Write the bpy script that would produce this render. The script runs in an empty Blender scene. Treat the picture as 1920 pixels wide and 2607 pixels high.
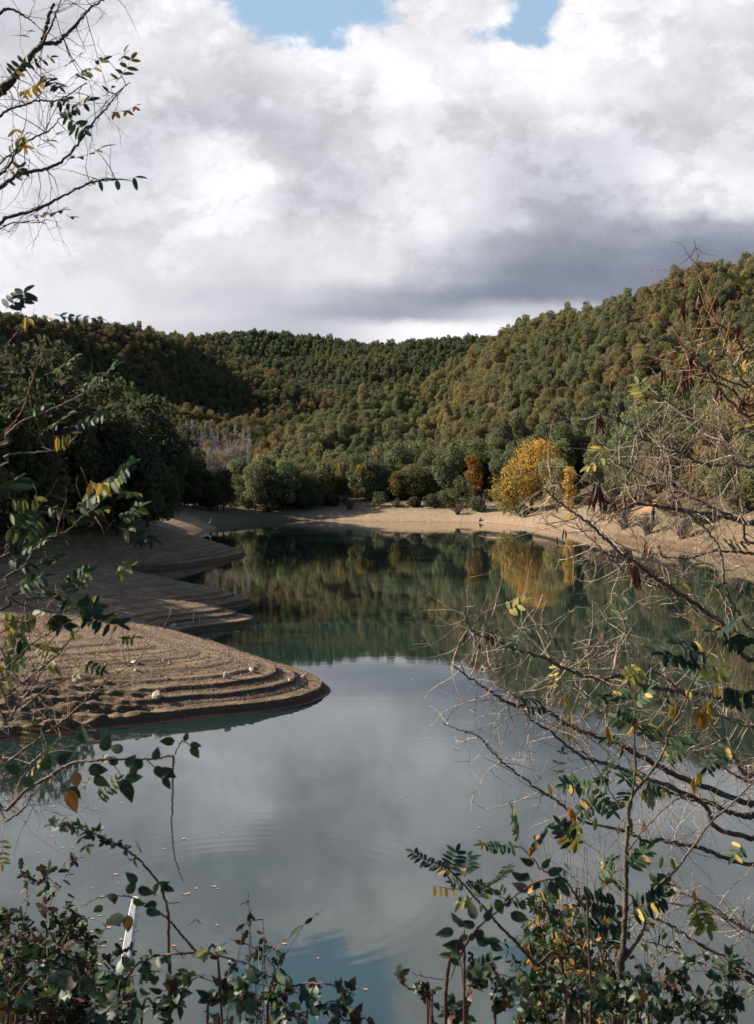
import bpy, math, random
import numpy as np
from mathutils import Vector, Matrix

# ---------------------------------------------------------------- camera, world, sun
SC = bpy.context.scene
COL = SC.collection
F = 3138.0            # focal length in photograph pixels (photograph 1920 wide)
CX, HY = 960.0, 1251.7  # vanishing column and horizon row
CAMZ = 5.0

cam_d = bpy.data.cameras.new('camera')
cam = bpy.data.objects.new('camera', cam_d)
COL.objects.link(cam)
SC.camera = cam
cam.location = (0, 0, CAMZ)
cam.rotation_euler = (math.radians(90), 0, 0)
cam_d.sensor_fit = 'VERTICAL'
cam_d.sensor_height = 36.0
cam_d.lens = 36.0 * F / 2607.0
cam_d.shift_y = -(1303.5 - HY) / 2607.0
cam_d.clip_start = 0.05
cam_d.clip_end = 6000
cam_d.dof.use_dof = True
cam_d.dof.focus_distance = 22.0
cam_d.dof.aperture_fstop = 11.0

SUN_EL = math.radians(27)
SUN_DIR = Vector((-0.97, 0.24, 0)).normalized() * math.cos(SUN_EL) + Vector((0, 0, math.sin(SUN_EL)))
sl = bpy.data.lights.new('sun', 'SUN')
sl.energy = 5.0
sl.angle = math.radians(0.5)
sl.color = (1.0, 0.91, 0.78)
so = bpy.data.objects.new('sun', sl)
COL.objects.link(so)
so.rotation_euler = (-SUN_DIR).to_track_quat('-Z', 'Y').to_euler()
so.location = (-60, 20, 60)

SC.view_settings.view_transform = 'Standard'
SC.view_settings.look = 'None'
SC.view_settings.exposure = 1.3
SC.view_settings.gamma = 1.0
SC.render.engine = 'CYCLES'
SC.cycles.use_denoising = True
SC.cycles.max_bounces = 6
SC.cycles.diffuse_bounces = 2
SC.cycles.glossy_bounces = 3
SC.cycles.transmission_bounces = 3
SC.cycles.transparent_max_bounces = 4


class NT:
    """small helper for node trees"""
    def __init__(s, tree):
        s.t = tree
        s.N = tree.nodes
        s.L = tree.links
        s.N.clear()

    def n(s, typ, ins=None, **kw):
        nd = s.N.new(typ)
        for k, v in kw.items():
            setattr(nd, k, v)
        for k, v in (ins or {}).items():
            s.set(nd.inputs[k], v)
        return nd

    def set(s, sock, v):
        if isinstance(v, bpy.types.NodeSocket):
            s.L.new(v, sock)
        else:
            sock.default_value = v

    def m(s, op, a, b=None, c=None, clamp=False):
        nd = s.N.new('ShaderNodeMath')
        nd.operation = op
        nd.use_clamp = clamp
        s.set(nd.inputs[0], a)
        if b is not None:
            s.set(nd.inputs[1], b)
        if c is not None:
            s.set(nd.inputs[2], c)
        return nd.outputs[0]

    def ss(s, v, a, b, lo=0.0, hi=1.0):
        nd = s.N.new('ShaderNodeMapRange')
        nd.interpolation_type = 'SMOOTHSTEP'
        s.set(nd.inputs[0], v)
        nd.inputs[1].default_value = a
        nd.inputs[2].default_value = b
        nd.inputs[3].default_value = lo
        nd.inputs[4].default_value = hi
        return nd.outputs[0]

    def mix(s, f, a, b, blend='MIX'):
        nd = s.N.new('ShaderNodeMix')
        nd.data_type = 'RGBA'
        nd.blend_type = blend
        s.set(nd.inputs[0], f)
        s.set(nd.inputs[6], a if isinstance(a, bpy.types.NodeSocket) else tuple(a) + (1,) * (4 - len(a)))
        s.set(nd.inputs[7], b if isinstance(b, bpy.types.NodeSocket) else tuple(b) + (1,) * (4 - len(b)))
        return nd.outputs[2]

    def noise(s, vec, scale, detail=4, rough=0.5, lac=2.0, dist=0.0):
        nd = s.N.new('ShaderNodeTexNoise')
        s.set(nd.inputs['Vector'], vec)
        nd.inputs['Scale'].default_value = scale
        nd.inputs['Detail'].default_value = detail
        nd.inputs['Roughness'].default_value = rough
        nd.inputs['Lacunarity'].default_value = lac
        nd.inputs['Distortion'].default_value = dist
        return nd.outputs[0]


def lin(v):
    v = v / 255.0
    return v / 12.92 if v <= 0.04045 else ((v + 0.055) / 1.055) ** 2.4


nt_off = 4.2
# sky: real Nishita sky behind, a broken cloud deck laid out by direction
W = bpy.data.worlds.new('World')
SC.world = W
W.use_nodes = True
nt = NT(W.node_tree)
tc = nt.n('ShaderNodeTexCoord')
sep = nt.n('ShaderNodeSeparateXYZ', {0: tc.outputs['Generated']})
dx, dy, dz = sep.outputs
ay = nt.m('MAXIMUM', nt.m('ABSOLUTE', dy), 0.25)
u0 = nt.m('DIVIDE', dx, ay)
v0 = nt.m('DIVIDE', nt.m('MAXIMUM', dz, 0.0), ay)
comb = nt.n('ShaderNodeCombineXYZ', {0: u0, 1: nt.m('MULTIPLY', v0, 1.25), 2: 0.37}).outputs[0]
w1 = nt.noise(comb, 9.0, 7, 0.58)
off = nt.n('ShaderNodeVectorMath', {0: comb, 1: (7.3, 2.1, 5.5)}, operation='ADD').outputs[0]
w2 = nt.noise(off, 9.0, 7, 0.58)
w3 = nt.noise(comb, 30.0, 7, 0.62)
w4 = nt.noise(off, 8.5, 10, 0.62, dist=0.25)
low = nt.ss(v0, 0.12, 0.24)                       # the low deck is smoother than the billows above
warp = nt.m('ADD', nt.m('MULTIPLY', low, 0.035), 0.035)
u = nt.m('ADD', u0, nt.m('MULTIPLY', nt.m('SUBTRACT', w1, 0.5), warp))
v = nt.m('ADD', v0, nt.m('MULTIPLY', nt.m('SUBTRACT', w2, 0.5), nt.m('MULTIPLY', warp, 0.75)))
U = nt.m('ADD', nt.m('MULTIPLY', u, 2700 / 1652.0), 0.5)
Vy = nt.m('SUBTRACT', 1077.0, nt.m('MULTIPLY', v, 2700.0))
# rows: (row in 1652-wide picture, 15 greys; negative = clear sky)
ROWS = [
    (5,   [204, 210, 208, 224, -.6, -1, -1, -.8, 228, 226, -1, 236, 214, 224, 222]),
    (45,  [204, 208, 216, 222, -.35, -1, -1, -.65, 228, 226, -1, 240, 216, 222, 218]),
    (85,  [206, 210, 226, 218, 222, -.5, -1, -.3, 228, -.55, -.8, 246, 226, 214, 214]),
    (125, [212, 214, 232, 216, 210, 226, 230, 234, 228, -.3, 238, 248, 232, 215, 212]),
    (200, [212, 216, 218, 212, 206, 208, 216, 226, 226, 218, 238, 240, 220, 216, 210]),
    (260, [212, 214, 212, 204, 198, 200, 204, 214, 214, 208, 218, 218, 204, 214, 212]),
    (320, [212, 212, 208, 202, 236, 206, 198, 220, 222, 206, 200, 202, 204, 212, 206]),
    (380, [210, 210, 206, 202, 250, 238, 190, 212, 218, 206, 198, 196, 204, 232, 210]),
    (430, [214, 212, 208, 216, 248, 206, 192, 214, 220, 206, 196, 190, 192, 236, 204]),
    (480, [220, 216, 210, 222, 222, 212, 214, 220, 220, 206, 194, 184, 176, 178, 172]),
    (540, [224, 218, 212, 220, 218, 218, 218, 214, 204, 184, 172, 166, 162, 154, 150]),
    (600, [222, 216, 212, 216, 212, 208, 220, 222, 192, 166, 158, 154, 152, 150, 148]),
    (650, [226, 218, 214, 208, 204, 202, 200, 186, 164, 150, 152, 160, 156, 152, 150]),
    (690, [226, 216, 216, 214, 206, 196, 184, 176, 172, 200, -.55, 196, 180, 170, 160]),
    (722, [222, 216, 212, 208, 200, 196, 192, 218, 244, 230, -.5, 200, 200, 190, 180]),
]


def cloudcol(g):
    t = max(0.0, (228 - g) / 70.0)
    g = min(g, 240) + (2 if g > 200 else 0)
    h_ = lambda v: lin(v) ** 1.12 / 0.62 ** 0.12
    return (h_(g - 5 * t), h_(g - 2 + 1 * t), h_(g + 2 + 9 * t), 1.0)


prev = None
for i, (ry, vals) in enumerate(ROWS):
    r = nt.n('ShaderNodeValToRGB', {0: U})
    cr = r.color_ramp
    cr.interpolation = 'B_SPLINE' if i > 3 else 'LINEAR'
    vals = [g_ if g_ < 0 else max(140, min(250, 212 + (g_ - 212) * (1.2 if g_ > 212 else 1.25))) for g_ in vals]
    k = len(vals)
    while len(cr.elements) < k:
        cr.elements.new(0.5)
    for j, g in enumerate(vals):
        cr.elements[j].position = j / (k - 1.0)
    for j, g in enumerate(vals):
        if g < 0:
            nb = [x for x in vals[max(0, j - 1):j + 2] if x > 0] or [228]
            c = cloudcol(sum(nb) / len(nb))
            cr.elements[j].color = (c[0], c[1], c[2], 1.0 + g)
        else:
            cr.elements[j].color = cloudcol(g)
    if prev is None:
        prev = (r.outputs[0], r.outputs[1])
    else:
        f = nt.ss(Vy, ROWS[i - 1][0], ry)
        c = nt.mix(f, prev[0], r.outputs[0])
        a = nt.m('ADD', prev[1], nt.m('MULTIPLY', nt.m('SUBTRACT', r.outputs[1], prev[1]), f))
        prev = (c, a)
cc, aa = prev
bl = None
for k_, (sc_, am_) in enumerate(((5.5, 0.8), (11.5, 0.62), (25.0, 0.44), (55.0, 0.28), (120.0, 0.16))):
    q_ = nt.m('MULTIPLY', nt.m('ABSOLUTE', nt.m('SUBTRACT', nt.noise(nt.n('ShaderNodeVectorMath', {0: comb, 1: (3.1 * k_, 1.7 * k_, 0.9 * k_ + nt_off)}, operation='ADD').outputs[0], sc_, 1, 0.5, dist=0.35), 0.5)), am_)
    bl = q_ if bl is None else nt.m('ADD', bl, q_)
edge = nt.ss(nt.m('ADD', w4, nt.m('MULTIPLY', nt.m('SUBTRACT', w3, 0.5), 0.35)), 0.46, 0.56)
lowk = nt.m('ADD', nt.m('MULTIPLY', low, 0.85), 0.15)
br = nt.m('ADD', nt.m('MULTIPLY', nt.m('MULTIPLY', nt.m('SUBTRACT', edge, 0.5), lowk), 0.15), 1.0)
br = nt.m('ADD', br, nt.m('MULTIPLY', nt.m('SUBTRACT', w3, 0.5), nt.m('MULTIPLY', lowk, 0.26)))
br = nt.m('ADD', br, nt.m('MULTIPLY', nt.m('SUBTRACT', bl, 0.20), nt.m('MULTIPLY', lowk, 0.72)))
cc = nt.mix(1.0, cc, nt.n('ShaderNodeCombineColor', {0: br, 1: br, 2: br}).outputs[0], 'MULTIPLY')
an = nt.m('ADD', nt.m('ADD', aa, nt.m('MULTIPLY', nt.m('SUBTRACT', w4, 0.5), 0.75)), nt.m('MULTIPLY', nt.m('SUBTRACT', w3, 0.5), 0.45))
cover = nt.ss(nt.m('ADD', an, nt.m('MULTIPLY', nt.m('SUBTRACT', bl, 0.2), 1.3)), 0.24, 0.62)
sky = nt.n('ShaderNodeTexSky', sky_type='NISHITA')
sky.sun_disc = False
sky.sun_elevation = SUN_EL
sky.sun_rotation = math.atan2(SUN_DIR.x, SUN_DIR.y)
sky.altitude = 300
bg2 = nt.n('ShaderNodeBackground', {0: cc, 1: 0.47})
# clouds thin out towards the sides, overhead and behind
elev = nt.ss(dz, 0.45, 0.62, 1.0, 0.0)
side = nt.ss(dy, 0.45, 0.80)
side = nt.m('MULTIPLY', side, elev)
other = nt.ss(w4, 0.52, 0.66, 0.0, 0.10)
bg1 = nt.n('ShaderNodeBackground', {0: nt.mix(nt.m('MULTIPLY', side, 0.8), sky.outputs[0], (2.5, 3.6, 4.8)), 1: 0.068})
cov = nt.m('ADD', nt.m('MULTIPLY', cover, side), nt.m('MULTIPLY', other, nt.m('SUBTRACT', 1.0, side)))
ms = nt.n('ShaderNodeMixShader', {0: cov, 1: bg1.outputs[0], 2: bg2.outputs[0]})
nt.n('ShaderNodeOutputWorld', {0: ms.outputs[0]})
W.cycles.sampling_method = 'MANUAL'
W.cycles.sample_map_resolution = 512


# ---------------------------------------------------------------- helpers
def P(x, y, Y):
    """photograph pixel at distance Y -> world point"""
    return Vector(((x - CX) / F * Y, Y, CAMZ - (y - HY) / F * Y))


def tag(o, label=None, cat=None, group=None, kind=None):
    if label: o['label'] = label
    if cat: o['category'] = cat
    if group: o['group'] = group
    if kind: o['kind'] = kind
    return o


def empty(name, loc, rz=0.0, sc=1.0):
    o = bpy.data.objects.new(name, None)
    o.empty_display_size = 0.2
    COL.objects.link(o)
    o.location = loc
    o.rotation_euler = (0, 0, rz)
    o.scale = (sc, sc, sc) if not hasattr(sc, '__len__') else sc
    return o


def link(name, me, parent=None):
    o = bpy.data.objects.new(name, me)
    COL.objects.link(o)
    if parent is not None:
        o.parent = parent
    return o


def copy_tree(o, parent=None):
    c = o.copy()
    COL.objects.link(c)
    c.parent = parent
    for ch in o.children:
        copy_tree(ch, c)
    return c


class MB:
    def __init__(s):
        s.v = []; s.f = []; s.c = []

    def tube(s, pts, rad, n=5, col=(1, 1, 1), cap=True):
        k = len(pts)
        if k < 2: return
        base = len(s.v)
        ref = Vector((0.31, 0.17, 0.93))
        for i in range(k):
            a = pts[max(0, i - 1)]; b = pts[min(k - 1, i + 1)]
            t = (b - a)
            if t.length < 1e-7: t = Vector((0, 0, 1))
            t.normalize()
            sdir = t.cross(ref)
            if sdir.length < 1e-3: sdir = t.cross(Vector((1, 0, 0)))
            sdir.normalize()
            w = t.cross(sdir)
            r = rad[i] if hasattr(rad, '__len__') else rad
            for j in range(n):
                an = 2 * math.pi * j / n
                s.v.append(pts[i] + (sdir * math.cos(an) + w * math.sin(an)) * r)
        for i in range(k - 1):
            for j in range(n):
                a = base + i * n + j; b = base + i * n + (j + 1) % n
                s.f.append((a, b, b + n, a + n)); s.c.append(col)
        if cap:
            s.f.append(tuple(base + (k - 1) * n + j for j in range(n))); s.c.append(col)
            s.f.append(tuple(base + n - 1 - j for j in range(n))); s.c.append(col)

    def poly(s, pts, faces, col):
        b = len(s.v)
        s.v.extend(pts)
        for f in faces:
            s.f.append(tuple(b + i for i in f)); s.c.append(col)

    def build(s, name, mat, parent=None, origin=None, smooth=True):
        me = bpy.data.meshes.new(name)
        o3 = Vector(origin) if origin is not None else Vector((0, 0, 0))
        me.from_pydata([tuple(v - o3) for v in s.v], [], s.f)
        if s.c:
            at = me.attributes.new('tone', 'FLOAT_COLOR', 'FACE')
            arr = np.ones((len(s.f), 4), dtype=np.float32)
            arr[:, :3] = np.array(s.c, dtype=np.float32)
            at.data.foreach_set('color', arr.ravel())
        me.materials.append(mat)
        if smooth:
            me.polygons.foreach_set('use_smooth', [True] * len(me.polygons))
        me.update()
        return link(name, me, parent)


def catmull(pts, n=6):
    """pts: tuples -> smooth list of tuples"""
    pts = [np.array(p, float) for p in pts]
    if len(pts) < 3:
        out = []
        for t in np.linspace(0, 1, n * 2):
            out.append(pts[0] * (1 - t) + pts[-1] * t)
        return out
    q = [2 * pts[0] - pts[1]] + pts + [2 * pts[-1] - pts[-2]]
    out = []
    for i in range(1, len(q) - 2):
        for k in range(n):
            t = k / n
            p0, p1, p2, p3 = q[i - 1], q[i], q[i + 1], q[i + 2]
            out.append(0.5 * ((2 * p1) + (-p0 + p2) * t + (2 * p0 - 5 * p1 + 4 * p2 - p3) * t * t + (-p0 + 3 * p1 - 3 * p2 + p3) * t ** 3))
    out.append(pts[-1])
    return out


def vnoise(x, y, seed=0):
    """value noise, numpy arrays"""
    xi = np.floor(x).astype(np.int64); yi = np.floor(y).astype(np.int64)
    xf = x - xi; yf = y - yi
    def h(a, b):
        n = (a * 374761393 + b * 668265263 + seed * 69069) & 0xffffffff
        n = ((n ^ (n >> 13)) * 1274126177) & 0xffffffff
        return ((n ^ (n >> 16)) & 0xffff) / 65535.0
    sx = xf * xf * (3 - 2 * xf); sy = yf * yf * (3 - 2 * yf)
    a = h(xi, yi); b = h(xi + 1, yi); c = h(xi, yi + 1); d = h(xi + 1, yi + 1)
    return (a * (1 - sx) + b * sx) * (1 - sy) + (c * (1 - sx) + d * sx) * sy - 0.5


def fbm(x, y, oct=4, seed=0):
    r = 0; a = 1.0
    for i in range(oct):
        r = r + a * vnoise(x * 2 ** i, y * 2 ** i, seed + i)
        a *= 0.5
    return r


def sstep(x, a, b):
    t = np.clip((x - a) / (b - a), 0, 1)
    return t * t * (3 - 2 * t)


# ---------------------------------------------------------------- materials
def newmat(name):
    m = bpy.data.materials.new(name)
    m.use_nodes = True
    return m, NT(m.node_tree)


def mat_leaf(name, use_tone, trans=0.3, rough=0.55, spec=0.3, vary=0.5, nscale=0.6):
    """foliage: colour from the face attribute (foreground) or the tree's own tint (forest)"""
    m, n = newmat(name)
    if use_tone:
        col = n.n('ShaderNodeAttribute', attribute_type='GEOMETRY', attribute_name='tone').outputs['Color']
        co = n.n('ShaderNodeTexCoord').outputs['Object']
        nz = n.noise(co, nscale * 60, 3, 0.6)
        k = n.m('ADD', n.m('MULTIPLY', nz, vary), 1 - vary / 2)
    else:
        col = n.n('ShaderNodeAttribute', attribute_type='INSTANCER', attribute_name='tint').outputs['Color']
        lv = n.n('ShaderNodeAttribute', attribute_type='GEOMETRY', attribute_name='lv')
        k = n.m('ADD', n.m('MULTIPLY', lv.outputs['Fac'], vary), 1 - vary / 2)
        hue = n.n('ShaderNodeAttribute', attribute_type='GEOMETRY', attribute_name='hue')
        col = n.mix(n.m('MULTIPLY', hue.outputs['Fac'], 0.6), col, n.mix(1.0, col, (1.45, 1.10, 0.70), 'MULTIPLY'))
    kk = n.n('ShaderNodeCombineColor', {0: k, 1: k, 2: k}).outputs[0]
    c = n.mix(1.0, col, kk, 'MULTIPLY')
    d = n.n('ShaderNodeBsdfPrincipled', {'Base Color': c, 'Roughness': rough, 'Specular IOR Level': spec})
    t = n.n('ShaderNodeBsdfTranslucent', {'Color': n.mix(1.0, c, (1.05, 1.05, 0.82), 'MULTIPLY')})
    mx = n.n('ShaderNodeMixShader', {0: trans, 1: d.outputs[0], 2: t.outputs[0]})
    n.n('ShaderNodeOutputMaterial', {0: mx.outputs[0]})
    return m


def mat_bark(name, ca, cb, scale=60, use_tone=True, rough=0.85):
    m, n = newmat(name)
    co = n.n('ShaderNodeTexCoord').outputs['Object']
    nz = n.noise(co, scale, 5, 0.65)
    c = n.mix(n.ss(nz, 0.38, 0.62), ca, cb)
    if use_tone:
        tn = n.n('ShaderNodeAttribute', attribute_type='GEOMETRY', attribute_name='tone').outputs['Color']
        c = n.mix(1.0, c, tn, 'MULTIPLY')
    bmp = n.n('ShaderNodeBump', {'Height': nz, 'Strength': 0.6, 'Distance': 0.004})
    d = n.n('ShaderNodeBsdfPrincipled', {'Base Color': c, 'Roughness': rough, 'Specular IOR Level': 0.2, 'Normal': bmp.outputs[0]})
    n.n('ShaderNodeOutputMaterial', {0: d.outputs[0]})
    return m


M_crown = mat_leaf('forest_leaves', False, 0.42, rough=0.8, spec=0.06, vary=0.6)
M_leaf = mat_leaf('near_leaves', True, 0.25, rough=0.6, spec=0.18, vary=0.6)
M_bark = mat_bark('bark', (0.16, 0.13, 0.107), (0.065, 0.052, 0.043))
M_fbark = mat_bark('forest_bark', (0.09, 0.07, 0.055), (0.045, 0.036, 0.03), 3)
M_pale = mat_bark('pale_bark', (0.38, 0.35, 0.32), (0.22, 0.195, 0.18), 2)
M_pod = mat_bark('dry_pod', (0.17, 0.075, 0.04), (0.06, 0.028, 0.018), 90, rough=0.6)


def mat_ground():
    m, n = newmat('lake_bed_and_soil')
    g = n.n('ShaderNodeNewGeometry')
    pos = g.outputs['Position']
    s = n.n('ShaderNodeSeparateXYZ', {0: pos})
    z = s.outputs[2]
    big = n.noise(pos, 0.22, 4, 0.55)
    mid = n.noise(pos, 1.6, 6, 0.65)
    fine = n.noise(pos, 14.0, 6, 0.7)
    vor = n.n('ShaderNodeTexVoronoi', {'Vector': pos, 'Scale': 9.0}, feature='F1')
    sand = n.mix(n.ss(mid, 0.35, 0.66), (0.275, 0.183, 0.104), (0.122, 0.080, 0.046))
    sand = n.mix(n.ss(fine, 0.45, 0.7, 0, 0.6), sand, (0.31, 0.225, 0.15))
    # strata: thin bands that follow the old water levels
    zz = n.n('ShaderNodeCombineXYZ', {0: 0.0, 1: 0.0, 2: n.m('ADD', z, n.m('MULTIPLY', mid, 0.05))}).outputs[0]
    band = n.noise(zz, 9.0, 3, 0.7)
    sand = n.mix(n.ss(band, 0.4, 0.62, 0, 0.6), sand, (0.075, 0.050, 0.032))
    band2 = n.noise(zz, 34.0, 2, 0.7)
    sand = n.mix(n.ss(band2, 0.48, 0.60, 0, 0.55), sand, (0.068, 0.046, 0.030))
    dry = n.ss(s.outputs[1], 118.0, 175.0)
    sand = n.mix(n.m('MULTIPLY', dry, 0.8), sand, n.mix(n.ss(mid, 0.35, 0.66), (0.31, 0.225, 0.142), (0.22, 0.155, 0.098)))
    # pale stones among the gravel
    peb = n.m('MULTIPLY', n.ss(vor.outputs['Distance'], 0.10, 0.2, 1.0, 0.0), n.ss(vor.outputs['Color'], 0.55, 0.75))
    sand = n.mix(peb, sand, (0.40, 0.33, 0.25))
    # rust coloured wet rim
    wet = n.ss(n.m('ADD', z, n.m('MULTIPLY', fine, 0.04)), 0.055, 0.085, 1.0, 0.0)
    sand = n.mix(wet, sand, n.mix(n.ss(fine, 0.4, 0.6), (0.27, 0.11, 0.055), (0.12, 0.062, 0.038)))
    # shade on the steep ledge faces, painted in as a dark colour
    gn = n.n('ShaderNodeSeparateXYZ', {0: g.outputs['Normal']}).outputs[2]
    riser_shade = n.m('MULTIPLY', n.ss(gn, 0.80, 0.955, 1.0, 0.0), n.ss(z, 2.3, 2.8, 1.0, 0.0))
    sand = n.mix(n.m('MULTIPLY', riser_shade, 0.85), sand, (0.048, 0.032, 0.020))
    # ridge shadow painted into the far beach corner, mixed with thin grass
    grassy_shade = n.m('MULTIPLY', n.ss(n.m('ADD', s.outputs[0], n.m('MULTIPLY', big, 8.0)), -14.0, -2.0, 1.0, 0.0), n.ss(s.outputs[1], 176.0, 196.0))
    sand = n.mix(n.m('MULTIPLY', grassy_shade, 0.9), sand, n.mix(n.ss(mid, 0.4, 0.6), (0.075, 0.068, 0.038), (0.10, 0.078, 0.050)))
    # thin grass near the old high-water line
    gm = n.m('MULTIPLY', n.ss(n.m('ADD', z, n.m('MULTIPLY', n.m('SUBTRACT', big, 0.5), 2.0)), 1.35, 2.0), n.ss(mid, 0.40, 0.62))
    grass = n.mix(n.ss(fine, 0.4, 0.6), (0.050, 0.062, 0.027), (0.095, 0.085, 0.042))
    c = n.mix(n.m('MULTIPLY', gm, 0.85), sand, grass)
    floor = n.mix(n.ss(mid, 0.4, 0.6), (0.045, 0.034, 0.021), (0.08, 0.052, 0.03))
    fo = n.ss(n.m('ADD', z, n.m('MULTIPLY', n.m('SUBTRACT', mid, 0.5), 1.2)), 2.7, 3.4)
    c = n.mix(fo, c, floor)
    # red earth slip on the bank
    dv = n.n('ShaderNodeVectorMath', {0: pos, 1: (29.8, 148.0, 4.2)}, operation='SUBTRACT').outputs[0]
    dv = n.n('ShaderNodeVectorMath', {0: dv, 1: (1.0, 0.55, 0.9)}, operation='MULTIPLY').outputs[0]
    dl = n.n('ShaderNodeVectorMath', {0: dv}, operation='LENGTH').outputs['Value']
    c = n.mix(n.ss(n.m('ADD', dl, n.m('MULTIPLY', mid, 3.0)), 4.5, 6.5, 1.0, 0.0), c, n.mix(n.ss(fine, 0.4, 0.6), (0.36, 0.21, 0.125), (0.26, 0.14, 0.08)))
    h = n.m('ADD', n.m('MULTIPLY', mid, 0.05), n.m('MULTIPLY', fine, 0.035))
    h = n.m('ADD', h, n.m('MULTIPLY', band, 0.03))
    h = n.m('ADD', h, n.m('MULTIPLY', n.ss(vor.outputs['Distance'], 0.05, 0.3, 1.0, 0.0), 0.02))
    b = n.n('ShaderNodeBump', {'Height': h, 'Strength': 1.0, 'Distance': 1.0})
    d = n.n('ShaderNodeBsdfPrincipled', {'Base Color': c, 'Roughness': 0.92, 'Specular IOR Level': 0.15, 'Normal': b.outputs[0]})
    n.n('ShaderNodeOutputMaterial', {0: d.outputs[0]})
    return m


def mat_water():
    m, n = newmat('lake_water')
    pos = n.n('ShaderNodeNewGeometry').outputs['Position']
    s = n.n('ShaderNodeSeparateXYZ', {0: pos})
    st = n.n('ShaderNodeVectorMath', {0: pos, 1: (0.55, 1.6, 1.0)}, operation='MULTIPLY').outputs[0]
    a = n.noise(st, 3.2, 4, 0.6)
    b2 = n.noise(st, 0.5, 2, 0.5)
    patch = n.ss(n.noise(pos, 0.09, 3, 0.5), 0.40, 0.62, 0.35, 1.0)
    h = n.m('MULTIPLY', n.m('MULTIPLY', a, 0.00048), patch)
    h = n.m('ADD', h, n.m('MULTIPLY', b2, 0.0011))
    # spreading rings left by something at the surface
    for (cx, cy, R, k, amp) in ((-1.6, 15.3, 3.2, 24.0, 0.00013), (-0.3, 26.6, 2.9, 20.0, 0.00016), (-2.0, 27.2, 1.4, 26.0, 0.00022), (3.0, 13.8, 0.9, 44.0, 0.00014)):
        dd = n.n('ShaderNodeVectorMath', {0: n.n('ShaderNodeVectorMath', {0: pos, 1: (cx, cy, 0)}, operation='SUBTRACT').outputs[0]}, operation='LENGTH').outputs['Value']
        w = n.m('SINE', n.m('MULTIPLY', dd, k))
        env = n.m('MULTIPLY', n.ss(dd, R * 0.35, R * 0.8), n.ss(dd, R * 0.8, R * 1.15, 1.0, 0.0))
        h = n.m('ADD', h, n.m('MULTIPLY', n.m('MULTIPLY', w, env), amp))
    bm = n.n('ShaderNodeBump', {'Height': h, 'Strength': 1.0, 'Distance': 1.0})
    col = n.mix(n.ss(n.noise(pos, 0.15, 3, 0.5), 0.35, 0.65), (0.009, 0.021, 0.019), (0.012, 0.026, 0.023))
    d = n.n('ShaderNodeBsdfPrincipled', {'Base Color': col, 'Roughness': 0.02, 'IOR': 1.52, 'Specular IOR Level': 0.5, 'Normal': bm.outputs[0]})
    n.n('ShaderNodeOutputMaterial', {0: d.outputs[0]})
    return m


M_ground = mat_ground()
M_water = mat_water()

# ---------------------------------------------------------------- terrain
SHORE = [(-14, 18), (-9, 11.5), (-4, 8.4), (0, 7.4), (6, 7.8), (12, 9.5), (20, 15), (27, 30), (31, 55), (30, 78), (28.4, 93),
         (27, 108), (25.3, 126), (23.2, 146), (22.0, 162), (20.6, 182), (17.5, 196), (11, 203), (4, 207), (-4, 211), (-13, 213), (-20, 209), (-22, 196),
         (-25.5, 186), (-22.3, 171), (-22.0, 163), (-25.5, 150), (-25.5, 140), (-21, 128), (-16, 115), (-12.1, 104), (-10.4, 97.0), (-11.3, 88.5), (-13.0, 81.5),
         (-15.6, 76.5), (-14, 71), (-10.0, 64), (-6.8, 58.4), (-5.65, 55.9), (-6.4, 53.0), (-7.6, 51.6), (-6.1, 50), (-4.75, 48.2), (-4.9, 46.0), (-7.0, 43.2),
         (-5.8, 41.0), (-4.6, 38.5), (-3.3, 35.8), (-1.9, 33.4), (-1.4, 32.0), (-1.15, 30.8), (-1.45, 29.6), (-2.3, 28.2), (-4.2, 27.0), (-6.0, 25.8),
         (-7.5, 24.7), (-11, 22.5)]


def closed_catmull(pts, n):
    pts = [np.array(p, float) for p in pts]
    m = len(pts); out = []
    for i in range(m):
        p0, p1, p2, p3 = pts[i - 1], pts[i], pts[(i + 1) % m], pts[(i + 2) % m]
        for k in range(n):
            t = k / n
            out.append(0.5 * ((2 * p1) + (-p0 + p2) * t + (2 * p0 - 5 * p1 + 4 * p2 - p3) * t * t + (-p0 + 3 * p1 - 3 * p2 + p3) * t ** 3))
    return np.array(out)


SH = closed_catmull(SHORE, 4)


def shore_dist(X, Y):
    """positive inland, negative in the water"""
    X = np.asarray(X, float).ravel(); Y = np.asarray(Y, float).ravel()
    out = np.empty(X.shape)
    A = SH; B = np.roll(SH, -1, axis=0)
    d = B - A; dd = (d ** 2).sum(1)
    CH = 20000
    for s in range(0, len(X), CH):
        x = X[s:s + CH, None]; y = Y[s:s + CH, None]
        t = np.clip(((x - A[:, 0]) * d[:, 0] + (y - A[:, 1]) * d[:, 1]) / dd, 0, 1)
        q = (x - A[:, 0] - t * d[:, 0]) ** 2 + (y - A[:, 1] - t * d[:, 1]) ** 2
        dist = np.sqrt(q.min(1))
        cond = (A[:, 1] > y) != (B[:, 1] > y)
        with np.errstate(divide='ignore', invalid='ignore'):
            xi = A[:, 0] + (y - A[:, 1]) * d[:, 0] / np.where(d[:, 1] == 0, 1e-9, d[:, 1])
        ins = (cond & (x < xi)).sum(1) % 2 == 1
        out[s:s + CH] = np.where(ins, -dist, dist)
    return out


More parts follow.
